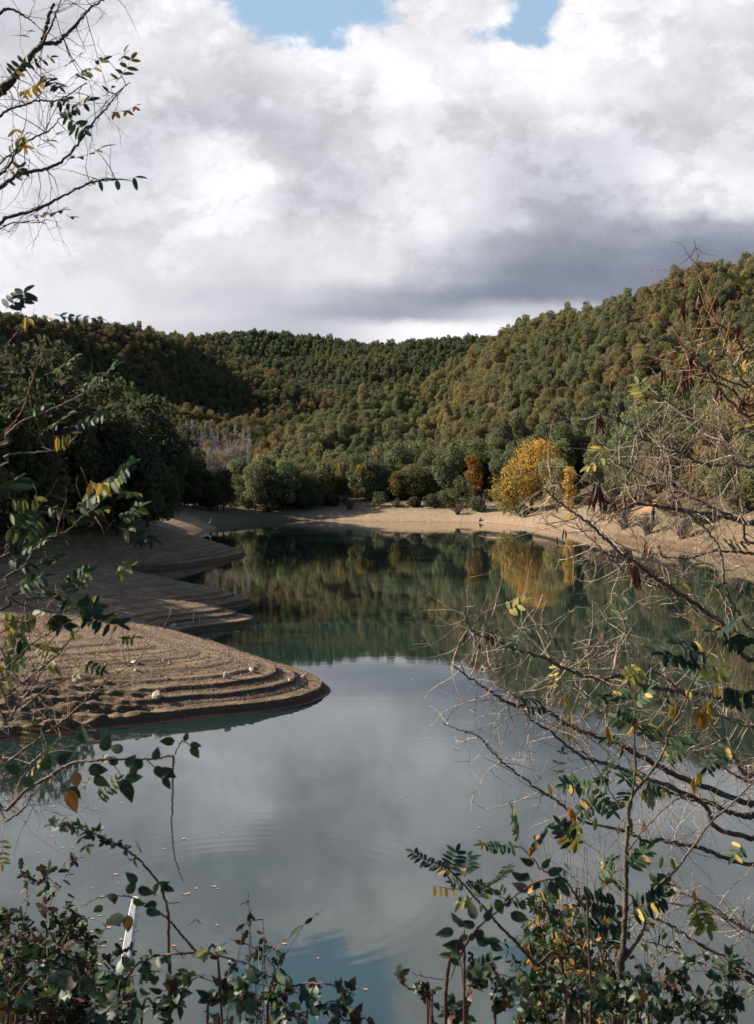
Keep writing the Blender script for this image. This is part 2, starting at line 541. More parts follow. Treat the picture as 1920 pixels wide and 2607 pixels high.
RIDGES = [
    [(200, 150, 75), (150, 210, 66), (110, 240, 56), (78, 262, 49.5), (70, 282, 50.5), (64, 300, 51.5), (53.4, 325, 51.5), (42, 350, 48.5), (33, 368, 43),
     (18.4, 368, 39), (5.7, 350, 33), (-8, 330, 27.5), (-19.5, 300, 19), (-24.5, 268, 11), (-25.5, 243, 5.5)],
    [(75, 120, 30), (90, 180, 44), (110, 240, 56)],
    [(-300, 380, 90), (-200, 420, 80), (-137, 450, 71), (-116, 470, 69), (-97, 500, 69), (-81, 540, 71), (-65, 520, 58), (-49, 500, 50), (-22, 470, 37), (-12, 440, 26)],
    [(-450, 700, 110), (-200, 740, 101), (-112, 750, 99), (0, 750, 95), (104, 750, 92), (180, 740, 92), (450, 700, 110)],
    [(-30, 70, 4.5), (-30, 88, 5.5), (-33, 108, 7), (-38, 132, 9), (-44, 150, 6), (-44, 163, 3.5), (-42, 176, 7), (-41, 187, 8), (-37, 200, 4.5), (-30, 212, 3)],
    [(-52, 70, 14), (-66, 100, 24), (-82, 130, 40), (-94, 150, 28), (-98, 166, 20), (-96, 184, 30), (-100, 210, 24), (-118, 250, 20)],  # unseen hill beyond the left edge, added to shade the shore wood and spits
    [(-80, 20, 14), (-66, 40, 12), (-52, 70, 14)],
]
VALLEYS = [
    [(-22, 222, 3), (-33, 262, 4), (-43, 310, 7.5), (-33, 350, 10), (-12, 395, 16), (18, 460, 24), (14, 560, 34), (-30, 620, 46), (-80, 660, 62)],
    [(-43, 310, 7.5), (-75, 335, 12), (-110, 330, 20), (-150, 300, 32)],
    [(-118, 372, 27), (-88, 392, 22), (-58, 412, 19), (-34, 412, 18), (-14, 398, 16)],
]


def dense(lines, step):
    out = []
    for l in lines:
        for a, b in zip(l[:-1], l[1:]):
            a = np.array(a, float); b = np.array(b, float)
            k = max(1, int(np.linalg.norm((b - a)[:2]) / step))
            for i in range(k):
                out.append(a + (b - a) * i / k)
        out.append(np.array(l[-1], float))
    return np.array(out)


RD = dense(RIDGES, 6); VD = dense(VALLEYS, 6)
GX = np.arange(-520, 524, 4.0); GY = np.arange(-100, 1104, 4.0)
gx, gy = np.meshgrid(GX, GY)
fx = gx.ravel(); fy = gy.ravel()
sd = shore_dist(fx, fy)


def w0fun(X, Y):
    left = sstep(-X, 8, 12) * sstep(Y, 50, 62)
    near = sstep(-X, 0, 6) * sstep(-Y, -62, -48)
    right = sstep(X, 18, 24) * sstep(-Y, -180, -120)
    return 12.0 - 8.0 * left + 6 * near - 7.0 * right


def near_ctrl(P3, x, y):
    """distance to and softened height of the nearest control point"""
    dist = np.empty(x.shape); zz = np.empty(x.shape)
    for s in range(0, len(x), 8000):
        d2 = (x[s:s + 8000, None] - P3[:, 0]) ** 2 + (y[s:s + 8000, None] - P3[:, 1]) ** 2 + 1.0
        w = d2 ** -3.0
        zz[s:s + 8000] = (w * P3[:, 2]).sum(1) / w.sum(1)
        dist[s:s + 8000] = np.sqrt(d2.min(1))
    return dist, zz


rd, rz = near_ctrl(RD, fx, fy)
vd, vz = near_ctrl(VD, fx, fy)
s1 = np.maximum(sd - w0fun(fx, fy), 0.0)
low_d = np.minimum(s1, vd)
wv = 1.0 / (vd ** 2 + 1); wsh = 1.0 / (s1 ** 2 + 1)
lowz = (wv * (vz - 2.6) + wsh * 0.0) / (wv + wsh)
hill = (lowz * rd + (rz - 2.6) * low_d) / (rd + low_d + 1e-6)
hill = np.where(s1 <= 0, 0, np.maximum(hill, 0)) * np.clip(s1 / 10.0, 0, 1)
hill += np.where(s1 > 5, 1, 0) * fbm(fx / 45, fy / 45, 3, 5) * np.clip(s1 / 6, 0, 9) * 1.0
H = hill.reshape(gx.shape)
for _ in range(2):
    K = np.array([1, 4, 6, 4, 1]) / 16.0
    H = np.apply_along_axis(lambda r: np.convolve(np.pad(r, 2, 'edge'), K, 'valid'), 0, H)
    H = np.apply_along_axis(lambda r: np.convolve(np.pad(r, 2, 'edge'), K, 'valid'), 1, H)


def hill_at(X, Y):
    i = np.clip((X - GX[0]) / 4.0, 0, len(GX) - 1.001); j = np.clip((Y - GY[0]) / 4.0, 0, len(GY) - 1.001)
    i0 = i.astype(int); j0 = j.astype(int); a = i - i0; b = j - j0
    return (H[j0, i0] * (1 - a) + H[j0, i0 + 1] * a) * (1 - b) + (H[j0 + 1, i0] * (1 - a) + H[j0 + 1, i0 + 1] * a) * b


LVL = np.concatenate([[-0.3, 0.03, 0.22, 0.28, 0.40, 0.44, 0.55, 0.585, 0.66, 0.70, 0.735, 0.79, 0.83, 0.865, 0.915, 0.95], np.arange(1.0, 4.2, 0.072)])


def terrace(z, amt, wob):
    """old water levels: flat ledges with a small bank at the lakeward side of each"""
    zz = z + wob
    i = np.clip(np.searchsorted(LVL, zz, side='right') - 1, 0, len(LVL) - 2)
    a = LVL[i]; b = LVL[i + 1]
    fr = (zz - a) / (b - a)
    zt = a + (b - a) * (0.12 * fr + 0.88 * sstep(fr, 0.0, 0.22)) - wob
    return z + (zt - z) * amt


# softened shore profile near the spits, so that ledges run round the tips in curves
def profile(X, Y):
    d = shore_dist(X, Y)
    d = d + fbm(X / 3.0, Y / 3.0, 3, 11) * 0.35 * sstep(np.abs(d), 0.0, 2.0)
    flat = sstep(-X, -1.5, 0.5) * sstep(-Y, -66, -60)
    k = 0.155 - 0.095 * flat
    dp = np.maximum(d, 0)
    zb = (0.62 + 0.25 * flat) * (1 - np.exp(-dp / 1.9)) + k * dp
    zb = np.where(zb > 2.6, 2.6 + (1 - np.exp(-(zb - 2.6) / 0.9)) * 0.9, zb)
    return np.where(d > 0, zb, np.maximum(d * 0.30, -3.0))


LX0, LY0, LST = -24.0, 20.0, 0.2
lgx, lgy = np.meshgrid(np.arange(LX0, 4.0, LST), np.arange(LY0, 120.0, LST))
LG = profile(lgx.ravel(), lgy.ravel()).reshape(lgx.shape)
for rr_ in (0.45, 0.5):
    kk_ = np.exp(-0.5 * (np.arange(-12, 13) * LST / rr_) ** 2); kk_ /= kk_.sum()
    LG = np.apply_along_axis(lambda r_: np.convolve(np.pad(r_, 12, 'edge'), kk_, 'valid'), 0, LG)
    LG = np.apply_along_axis(lambda r_: np.convolve(np.pad(r_, 12, 'edge'), kk_, 'valid'), 1, LG)


def base_z(X, Y):
    raw = profile(X, Y)
    i = np.clip((X - LX0) / LST, 0, LG.shape[1] - 1.001); j = np.clip((Y - LY0) / LST, 0, LG.shape[0] - 1.001)
    i0 = i.astype(int); j0 = j.astype(int); a = i - i0; b = j - j0
    g_ = (LG[j0, i0] * (1 - a) + LG[j0, i0 + 1] * a) * (1 - b) + (LG[j0 + 1, i0] * (1 - a) + LG[j0 + 1, i0 + 1] * a) * b
    w = sstep(X, -23.5, -21) * sstep(-X, -3.5, -1) * sstep(Y, 20.5, 22.5) * sstep(-Y, -118, -112)
    return raw + (g_ - raw) * w


def ground_z(X, Y, detail=True):
    X = np.asarray(X, float); Y = np.asarray(Y, float)
    zb = base_z(X, Y)
    if detail:
        wob = fbm(X * 0.3, Y * 0.3, 3, 3) * 0.05 + fbm(X * 2.5, Y * 2.5, 3, 8) * 0.013
        land = sstep(zb, 0.0, 0.05)
        amt = land * (1 - sstep(zb, 2.2, 2.9)) * (1 - sstep(Y, 110, 170))
        zb = terrace(zb, amt * (0.9 + 0.2 * fbm(X * 0.5, Y * 0.5, 2, 77)), wob)
        cr = sstep(-X, 4.4, 5.6) * sstep(-Y, -29.0, -27.0) * sstep(zb, 0.06, 0.2)
        zb = zb + cr * (fbm(X * 3.4, Y * 6.0, 4, 21) * 0.17)
        zb = zb + land * fbm(X * 8, Y * 8, 3, 31) * 0.010 * (1 - sstep(Y, 60, 90))
    bank = sstep(-Y, -5.6, -2.0) * (1 - sstep(np.abs(X), 9, 16)) * 2.3
    return np.where(zb > 0, zb + hill_at(X, Y) + bank, zb)


def axis(segs):
    out = [segs[0][0]]
    for a, b, s0, s1_ in segs:
        x = a; st = s0
        while x < b - 1e-6:
            t = (x - a) / (b - a)
            st = s0 + (s1_ - s0) * t
            x += st
            out.append(x)
    return np.unique(np.round(np.array(out), 4))


AX = np.concatenate([-axis([(16, 50, 0.4, 1.2), (50, 1500, 2.0, 60)])[::-1][:-1], axis([(-16, 0.5, 0.065, 0.065), (0.5, 36, 0.3, 0.6), (36, 1500, 1.5, 60)])])
AY = axis([(-300, -2, 30, 1), (-2, 23, 0.5, 0.5), (23, 45, 0.055, 0.08), (45, 62, 0.12, 0.18), (62, 112, 0.25, 0.5), (112, 225, 0.6, 1.0), (225, 1800, 2.0, 30)])
tx, ty = np.meshgrid(AX, AY)
tz = ground_z(tx.ravel(), ty.ravel())
nx, ny = len(AX), len(AY)
co = np.stack([tx.ravel(), ty.ravel(), tz], 1).astype(np.float32)
me = bpy.data.meshes.new('terrain')
me.vertices.add(nx * ny)
me.vertices.foreach_set('co', co.ravel())
ii = (np.arange(ny - 1)[:, None] * nx + np.arange(nx - 1)[None, :]).ravel()
quads = np.stack([ii, ii + 1, ii + nx + 1, ii + nx], 1).astype(np.int32)
me.loops.add(quads.size)
me.loops.foreach_set('vertex_index', quads.ravel())
me.polygons.add(len(quads))
me.polygons.foreach_set('loop_start', np.arange(0, quads.size, 4, dtype=np.int32))
me.update(calc_edges=True)
me.polygons.foreach_set('use_smooth', [True] * len(quads))
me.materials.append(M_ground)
me.validate()
terrain = link('terrain', me)
tag(terrain, kind='structure')

me = bpy.data.meshes.new('water')
me.from_pydata([(-60, -10, 0), (60, -10, 0), (60, 260, 0), (-60, 260, 0)], [], [(0, 1, 2, 3)])
me.materials.append(M_water)
tag(link('water', me), kind='structure')


def gz(x, y):
    return float(ground_z(np.array([x]), np.array([y]))[0])


def coarse_z(X, Y):
    return ground_z(X, Y, detail=False)


# ---------------------------------------------------------------- crowns
def crown_mesh(name, blobs, n, size, seed, mat=None, flat=0.7, gap=0.0):
    rng = np.random.default_rng(seed)
    B = np.array(blobs, float)
    area = B[:, 3] * B[:, 4] + B[:, 4] * B[:, 5] + B[:, 3] * B[:, 5]
    idx = rng.choice(len(B), n * 2, p=area / area.sum())
    d = rng.normal(size=(n * 2, 3)); d /= np.linalg.norm(d, axis=1)[:, None]
    rr = rng.uniform(0.66, 1.20, (n * 2, 1))
    p = B[idx, :3] + d * B[idx, 3:] * rr
    keep = np.ones(len(p), bool)
    for b in B:
        q = (((p - b[:3]) / (b[3:] * 0.80)) ** 2).sum(1)
        keep &= q > 0.75
    if gap > 0:
        keep &= vnoise(p[:, 0] * 1.1 + p[:, 2], p[:, 1] * 1.1 + 0.7 * p[:, 2], seed) > -0.5 + gap
    p = p[keep][:n]; d = d[keep][:n]; idx = idx[keep][:n]
    m = len(p)
    nrm = d * flat + rng.normal(size=(m, 3)) * 0.55
    nrm /= np.linalg.norm(nrm, axis=1)[:, None]
    a = np.cross(nrm, rng.normal(size=(m, 3))); a /= np.linalg.norm(a, axis=1)[:, None]
    b = np.cross(nrm, a)
    s = (size * rng.uniform(0.55, 1.25, m))[:, None]
    asp = rng.uniform(0.5, 0.9, m)[:, None]
    v = np.stack([p - a * s, p - b * s * asp + nrm * s * 0.15, p + a * s, p + b * s * asp + nrm * s * 0.15], 1)
    me = bpy.data.meshes.new(name)
    me.vertices.add(m * 4)
    me.vertices.foreach_set('co', v.reshape(-1).astype(np.float32))
    me.loops.add(m * 4)
    me.loops.foreach_set('vertex_index', np.arange(m * 4, dtype=np.int32))
    me.polygons.add(m)
    me.polygons.foreach_set('loop_start', np.arange(0, m * 4, 4, dtype=np.int32))
    me.update(calc_edges=True)
    bl = rng.uniform(0, 1, len(B))
    lv = np.clip(0.55 * rng.uniform(0, 1, m) + 0.45 * bl[idx], 0, 1)
    hue = np.clip(0.5 * rng.uniform(0, 1, m) ** 2 + 0.9 * bl[(idx * 7 + 3) % len(B)] ** 3, 0, 1)
    for nm, arr in (('lv', lv), ('hue', hue)):
        at = me.attributes.new(nm, 'FLOAT', 'FACE')
        at.data.foreach_set('value', arr.astype(np.float32))
    me.materials.append(mat or M_crown)
    return me


def round_blobs(rng, R, h0, h1, n, jitter=1.0):
    """lumpy crown between heights h0 and h1 with radius R"""
    bl = [(0, 0, (h0 + h1) / 2, R * 0.62, R * 0.62, (h1 - h0) * 0.40)]
    for i in range(n):
        t = rng.uniform(0.08, 1)
        zc = h0 + (h1 - h0) * (0.12 + 0.74 * t)
        rad = R * math.sqrt(max(0.05, 1 - (max(0, t - 0.35) / 0.75) ** 2)) * 0.72
        an = i * 2.399 + rng.uniform(-0.5, 0.5)
        q = rad * rng.uniform(0.45, 1.12)
        s = R * rng.uniform(0.18, 0.42) * jitter
        bl.append((q * math.cos(an), q * math.sin(an), zc, s, s, s * 0.85))
    return bl


rnd = random.Random(7)
CROWNS = []
for i in range(7):
    R = [2.9, 3.3, 2.5, 3.0, 2.7, 3.4, 2.4][i]
    Ht = [8.2, 7.6, 8.8, 7.2, 9.2, 8.0, 7.4][i]
    CROWNS.append(crown_mesh('crown', round_blobs(rnd, R, 0.2, Ht, 26), 3900, 0.185, 100 + i, gap=0.08))
# thin crown: few leaves, twigs show
THIN = crown_mesh('crown', round_blobs(rnd, 2.7, 2.0, 8.5, 20, 0.8), 1500, 0.17, 140, gap=0.2)


def forest_trunk(h, r, seed):
    rg = random.Random(seed)
    mb = MB()
    pts = [Vector((rg.uniform(-.12, .12) * i, rg.uniform(-.12, .12) * i, h * i / 4 - 0.4 * (i == 0))) for i in range(5)]
    mb.tube(pts, [r * (1 - 0.17 * i) for i in range(5)], 6)
    for k in range(6):
        b = pts[1 + k % 3].lerp(pts[2 + k % 3], rg.random())
        an = k * 2.1 + rg.random(); L = rg.uniform(1.4, 2.4)
        e = b + Vector((math.cos(an) * L, math.sin(an) * L, L * rg.uniform(0.5, 1.0)))
        mid = b.lerp(e, 0.5) + Vector((0, 0, -0.15))
        mb.tube([b, mid, e], [r * 0.45, r * 0.3, r * 0.1], 4)
    o = mb.build('trunk', M_fbark)
    me = o.data
    bpy.data.objects.remove(o)
    return me


TRUNKS = [forest_trunk(6.0, 0.17, 3), forest_trunk(6.5, 0.14, 4)]

# --- plant the forest
sp = 2.45
rng = np.random.default_rng(12)
jx = np.arange(-340, 340, sp); jy = np.arange(46, 800, sp)
PX, PY = np.meshgrid(jx, jy)
PX = (PX + rng.uniform(-1.5, 1.5, PX.shape)).ravel(); PY = (PY + rng.uniform(-1.5, 1.5, PY.shape)).ravel()
ok = (np.abs(PX) < 0.44 * PY + 16) | ((PX < 0) & (PX > -125) & (PY < 270))
PX = PX[ok]; PY = PY[ok]
sdp = shore_dist(PX, PY)
ok = sdp > w0fun(PX, PY) + 1.5 + 2.5 * rng.uniform(0, 1, PX.shape)
ok &= ~((PX > -30) & (PX < 0) & (PY < 47)) & ~((PX > -17.5) & (PX < 0) & (PY < 64))
ok &= ((PX - 29.8) ** 2 + ((PY - 148) * 0.6) ** 2) > 16
# valley floor with the poplar grove stays open
dcol = 826 + PX / PY * 2700
ok &= ~((dcol > 366) & (dcol < 552) & (PY > 216) & (PY < 356) & ~((dcol > 505) & (PY < 300)))
ok &= ~((PX < -26) & (PX > -44) & (PY > 225) & (PY < 300) & (PX < -30 + (PY - 225) * 0.02))
# the two big trees on the shore get their own room
ok &= ((PX - 24.5) ** 2 + (PY - 196) ** 2) > 30
ok &= ((PX - 27.0) ** 2 + (PY - 186) ** 2) > 16
ok &= ~((PY > 157.5) & (PY < 169) & (PX < -26) & (PX > -80))
ok &= (shore_dist(PX, PY) > 30) | ((PX < -10) & (PY < 226)) | (rng.uniform(0, 1, PX.shape) < 0.55)
PX = PX[ok]; PY = PY[ok]
EX = np.array([(334, 109), (318, 104), (300, 110), (283, 101), (262, 96), (240, 104), (222, 92), (200, 98), (180, 88), (150, 84), (120, 90), (90, 80), (60, 84), (30, 76), (-20, 74), (345, 114), (325, 117), (250, 88), (160, 92)], float)
PX = np.concatenate([PX, (EX[:, 0] - 826) / 2700 * EX[:, 1]]); PY = np.concatenate([PY, EX[:, 1]])
sdp = shore_dist(PX, PY)
PZ = coarse_z(PX, PY)
N = len(PX)
SCL = rng.uniform(0.78, 1.18, N)
UPH = sstep(sdp, 22.0, 45.0)
SCL = SCL * np.where((PX < -12) & (PY < 225) & ~((PY > 200) & (PX > -26)), 0.95, 0.80) * (1 - 0.46 * UPH) * rng.choice([1.0, 1.0, 1.0, 1.32, 0.72], N)
SCL *= np.where((PX < -12) & (PY < 120), 0.92, 1.0)
dc_ = 826 + PX / PY * 2700
SCL = np.where((PY > 183) & (PY < 228) & (dc_ > 400) & (dc_ < 556), SCL * np.clip(1.0 - (dc_ - 400) / 156 * 0.68, 0.32, 1), SCL)
SZ = SCL * rng.uniform(0.78, 1.38, N) * (1 - 0.05 * UPH)
SCL = np.where(PY > 420, SCL * 1.0, SCL)
ROT = rng.uniform(0, 6.28, N)
ANI = rng.uniform(0.82, 1.22, N)
IDX = rng.integers(0, 7, N)

GREEN = np.array([0.078, 0.088, 0.052]); OLIVE = np.array([0.098, 0.096, 0.056]); RUST = np.array([0.125, 0.098, 0.058])
DARK = np.array([0.066, 0.078, 0.048]); GOLD = np.array([0.145, 0.120, 0.058]); GREY = np.array([0.108, 0.095, 0.074]); TEAL = np.array([0.078, 0.090, 0.060])
NAMES = ['green', 'olive', 'rust', 'dark', 'gold', 'grey', 'teal']
PAL = np.array([GREEN, OLIVE, RUST, DARK, GOLD, GREY, TEAL])
nz1 = fbm(PX / 22, PY / 22, 2, 40) + rng.normal(0, 0.22, N)
nz2 = fbm(PX / 15, PY / 15, 2, 60) + rng.normal(0, 0.2, N)
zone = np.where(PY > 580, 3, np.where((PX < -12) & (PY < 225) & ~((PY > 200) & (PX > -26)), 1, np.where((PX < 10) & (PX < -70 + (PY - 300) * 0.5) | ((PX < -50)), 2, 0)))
RL = np.array([(-25.5, 243), (-24.5, 268), (-19.5, 300), (-8, 330), (5.7, 350), (18.4, 368), (33, 368), (42, 350), (53.4, 325), (64, 300), (70, 282), (78, 262), (110, 240)], float)
ridY = np.interp(PX, RL[:, 0], RL[:, 1])
zone = np.where((zone == 0) & (PY > ridY + 12), 3, zone)
zone = np.where((zone == 3) & (PY < 400) & (PX < -20), 2, zone)
KIND = np.zeros(N, int)
hgt = PZ
for i in range(N):
    z = zone[i]; a = nz1[i]; b = nz2[i]
    if z == 0:
        up = min(1.0, hgt[i] / 40.0)
        rt = max(0.0, min(1.0, (PX[i] / PY[i] - 0.10) / 0.15))
        q = a + 0.22 * up + 0.22 * rt - 0.12
        k = 2 if (q > 0.55 and b > 0.1) else (1 if q > 0.02 else (0 if q > -0.28 else 3))
        if b < -0.42: k = 6
        if b > 0.62: k = 4
    elif z == 1:
        k = 3 if a < 0.2 else (0 if a < 0.4 else 1)
    elif z == 2:
        k = 5 if b > 0.28 else (0 if a < 0.1 else (1 if a < 0.45 else 2))
        if k == 0 and b < -0.2: k = 3
    else:
        k = 1 if a > 0.15 else (0 if a > -0.25 else 6)
        if b > 0.6: k = 2
    KIND[i] = k
TINT = PAL[KIND] * rng.uniform(0.9, 1.1, (N, 1)) * (1 + rng.normal(0, 0.05, (N, 3)))
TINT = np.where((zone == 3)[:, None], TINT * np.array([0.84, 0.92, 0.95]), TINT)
TINT = np.where((zone == 2)[:, None], TINT * np.array([0.84, 0.82, 0.80]), TINT)
TINT = TINT * np.array([1.62, 0.92, 1.62, 1.55])[zone][:, None]  # light put into the tints: sunlit spur brighter, shaded wood and slopes darker

# --- which trees show largest in the photograph
top = PZ + 8.2 * SZ
pxl = CX + PX / PY * F
wid = 2.9 * SCL / PY * F
ytop = HY - (top - CAMZ) / PY * F
ybase = HY - (PZ + 0.5 - CAMZ) / PY * F
order = np.argsort(PY)
skyline = np.full(1920, 99999.0)
for c in range(1920):     # land in front of the nearest trees does not hide their crowns
    skyline[c] = 1600
vis = np.zeros(N)
for i in order:
    a = int(max(0, pxl[i] - wid[i] * 0.8)); b = int(min(1919, pxl[i] + wid[i] * 0.8))
    if b <= a: continue
    seg = skyline[a:b]
    bot = np.minimum(seg, ybase[i])
    vis[i] = np.clip(bot - ytop[i], 0, None).sum()
    skyline[a:b] = np.minimum(seg, ytop[i])
best = np.argsort(-vis)[:296]
best = best[vis[best] > 0]
single = np.zeros(N, bool); single[best] = True

WORDS = {0: 'mid green', 1: 'olive green', 2: 'rust tinged', 3: 'dark green', 4: 'golden brown', 5: 'thin greyish', 6: 'blue-green'}


def tree_label(i):
    k = int(KIND[i]); y = PY[i]; s = sdp[i] - w0fun(np.array([PX[i]]), np.array([y]))[0]
    w = WORDS[k]
    sz = 'small ' if SCL[i] < 0.88 else ('broad ' if SCL[i] > 1.08 else ('tall ' if SZ[i] > 1.1 * SCL[i] else ''))
    px = pxl[i]
    col_ = [(420, 'the white heron'), (640, 'the bare poplar grove'), (760, 'the ridge shadow'), (880, 'the small orange oak'), (1000, 'the pale yellow birch'), (1120, 'the flat far beach'),
            (1240, 'the willow shrub'), (1330, 'the golden poplar edge'), (1410, 'the golden poplar'), (1500, 'the silvery willow'), (1620, 'the red earth slip'), (1760, 'the bare thorny bush'), (9999, 'the overhanging bush')]
    lm = next(b for a, b in col_ if px < a)
    if zone[i] == 1:
        lm = ['the low edge', 'the wooded corner', 'the dark spit', 'the heron bar'][int(min(3, max(0, px // 110)))]
        pl = ('in the shaded wood front by ' if y < 110 else 'in the shaded wood behind ') + lm
    elif s < 9: pl = 'in the shore row behind ' + lm
    elif s < 25: pl = 'behind the shore row near ' + lm
    elif PZ[i] < 16: pl = 'low on the slope above ' + lm
    elif PZ[i] < 30: pl = 'halfway up the slope above ' + lm
    else: pl = 'near the ridge above ' + lm
    return '%s%s oak %s' % (sz, w, pl)


thing_src = None
for n_, i in enumerate(best):
    i = int(i)
    t = empty('oak_tree', (PX[i], PY[i], PZ[i]), ROT[i], (SCL[i] * ANI[i], SCL[i] / ANI[i], SZ[i]))
    lb = tree_label(i)
    tag(t, lb, 'tree', 'oak trees of the lakeside woods')
    tr = link('trunk', TRUNKS[i % 2], t)
    cm = CROWNS[IDX[i]] if KIND[i] != 5 else THIN
    c = link('crown', cm, t)
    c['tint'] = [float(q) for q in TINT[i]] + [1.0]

ORD = ['first', 'second', 'third', 'fourth', 'fifth', 'sixth', 'seventh', 'eighth', 'ninth', 'tenth', 'eleventh', 'twelfth', 'thirteenth', 'fourteenth', 'fifteenth', 'sixteenth']


def tell_apart(cat):
    bylab = {}
    for o in COL.objects:
        if o.get('category') == cat and 'label' in o: bylab.setdefault(o['label'], []).append(o)
    for lb, os_ in bylab.items():
        if 1 < len(os_) <= 16:
            os_.sort(key=lambda o: o.location.x / o.location.y)
            for k, o in enumerate(os_):
                o['label'] = lb + (', leftmost' if k == 0 else (', rightmost' if k == len(os_) - 1 else ', %s from left' % ORD[k]))
                assert len(o['label'].split()) <= 16, o['label']


tell_apart('tree')

# --- the rest of the forest: one object, geometry nodes, instancing the crowns of trees already standing
src = []
for m_ in CROWNS + [THIN]:
    o = next((o for o in COL.objects if o.data == m_), None)
    if o is None:
        o = next(o for o in COL.objects if o.name.startswith('crown'))
    src.append(o)
rest = ~single
me = bpy.data.meshes.new('distant_forest')
K = int(rest.sum())
me.vertices.add(K)
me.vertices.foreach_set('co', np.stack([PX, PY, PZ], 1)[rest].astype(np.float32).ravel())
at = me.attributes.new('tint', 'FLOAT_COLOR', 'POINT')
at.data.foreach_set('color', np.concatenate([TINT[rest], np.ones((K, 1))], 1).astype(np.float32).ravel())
at = me.attributes.new('rotz', 'FLOAT', 'POINT'); at.data.foreach_set('value', ROT[rest].astype(np.float32))
at = me.attributes.new('sxy', 'FLOAT', 'POINT'); at.data.foreach_set('value', (SCL * ANI)[rest].astype(np.float32))
at = me.attributes.new('sy', 'FLOAT', 'POINT'); at.data.foreach_set('value', (SCL / ANI)[rest].astype(np.float32))
at = me.attributes.new('sz', 'FLOAT', 'POINT'); at.data.foreach_set('value', SZ[rest].astype(np.float32))
idx_ = np.where(KIND == 5, 7, IDX)
at = me.attributes.new('pick', 'INT', 'POINT'); at.data.foreach_set('value', idx_[rest].astype(np.int32))
me.materials.append(M_crown)
forest = link('distant_forest', me)
tag(forest, 'continuous autumn oak forest covering the hills around the lake', 'forest', kind='stuff')
gt = bpy.data.node_groups.new('plant_forest', 'GeometryNodeTree')
gt.interface.new_socket('Geometry', in_out='INPUT', socket_type='NodeSocketGeometry')
gt.interface.new_socket('Geometry', in_out='OUTPUT', socket_type='NodeSocketGeometry')
gi = gt.nodes.new('NodeGroupInput'); go = gt.nodes.new('NodeGroupOutput')
m2p = gt.nodes.new('GeometryNodeMeshToPoints')
gt.links.new(gi.outputs[0], m2p.inputs[0])


def named(nm, typ):
    nd = gt.nodes.new('GeometryNodeInputNamedAttribute'); nd.data_type = typ; nd.inputs[0].default_value = nm
    return nd.outputs[0]


join = gt.nodes.new('GeometryNodeJoinGeometry')
gti = gt.nodes.new('GeometryNodeGeometryToInstance')
insts = []
cx_ = gt.nodes.new('ShaderNodeCombineXYZ'); gt.links.new(named('rotz', 'FLOAT'), cx_.inputs[2])
sx_ = gt.nodes.new('ShaderNodeCombineXYZ')
a_ = named('sxy', 'FLOAT')
gt.links.new(a_, sx_.inputs[0]); gt.links.new(named('sy', 'FLOAT'), sx_.inputs[1]); gt.links.new(named('sz', 'FLOAT'), sx_.inputs[2])
for k, o in enumerate(src):
    oi = gt.nodes.new('GeometryNodeObjectInfo'); oi.transform_space = 'ORIGINAL'; oi.inputs[0].default_value = o
    try:
        oi.inputs['As Instance'].default_value = True
    except Exception:
        pass
    iop = gt.nodes.new('GeometryNodeInstanceOnPoints')
    eq = gt.nodes.new('FunctionNodeCompare'); eq.data_type = 'INT'; eq.operation = 'EQUAL'
    gt.links.new(named('pick', 'INT'), eq.inputs[2]); eq.inputs[3].default_value = k
    gt.links.new(m2p.outputs[0], iop.inputs['Points'])
    gt.links.new(eq.outputs[0], iop.inputs['Selection'])
    gt.links.new(oi.outputs['Geometry'], iop.inputs['Instance'])
    gt.links.new(cx_.outputs[0], iop.inputs['Rotation'])
    gt.links.new(sx_.outputs[0], iop.inputs['Scale'])
    gt.links.new(iop.outputs[0], join.inputs[0])
gt.links.new(join.outputs[0], go.inputs[0])
md = forest.modifiers.new('plant_forest', 'NODES'); md.node_group = gt
print('trees', N, 'single', len(best))

# ---------------------------------------------------------------- trees and shrubs of the far shore
def at_px(x, y, Y):
    """ground point under photograph column x at distance Y"""
    X = (x - CX) / F * Y
    return X, Y, gz(X, Y)


def special(name, trunk_h, r, blobs, n, size, tint, loc, label, cat='tree', seed=1, gap=0.1, flat=0.7, rz=0, group=None):
    t = empty(name, loc, rz)
    tag(t, label, cat, group)
    if trunk_h:
        tr = link('trunk', forest_trunk(trunk_h, r, seed), t)
    cm = crown_mesh('crown', blobs, n, size, seed, gap=gap, flat=flat)
    c = link('crown' if trunk_h else 'foliage', cm, t)
    c['tint'] = list(tint) + [1.0]
    return t


S = 1.1622
# great golden poplar on the shore
x, y, z = at_px(1352, 0, 196)
g = random.Random(5)
bl = [(0.6, 0, 7.6, 3.2, 2.8, 3.6), (2.0, 0, 9.6, 2.0, 2.0, 1.9), (-2.2, 0, 5.6, 2.0, 2.2, 2.6), (-2.6, -1, 3.4, 2.0, 1.8, 2.2)]
for i in range(26):
    t = g.uniform(0, 1); an = g.uniform(0, 6.28)
    ce = Vector((-2.6, 0, 3.0)).lerp(Vector((1.6, 0, 9.6)), t)
    rr = 2.9 - 0.8 * t
    bl.append((ce.x + math.cos(an) * rr, ce.y + math.sin(an) * rr * 0.8, ce.z + g.uniform(-1.2, 1.3), 0.95, 0.95, 1.25))
pop = special('poplar_tree', 8, 0.24, bl, 5200, 0.17, (0.37, 0.255, 0.075), (x, y, z), 'great golden yellow poplar on the far shore, mirrored in the lake', seed=11, gap=0.10)
low_ = [(-3.2 + g.uniform(-1, 1) * 1.1, g.uniform(-1.5, 1.0), g.uniform(0.6, 4.6), 1.1, 1.0, 1.0) for _ in range(12)] + [(0.6 + g.uniform(-1.5, 1.5), g.uniform(-2.4, 0), g.uniform(1.5, 5.5), 0.9, 0.9, 0.9) for _ in range(8)]
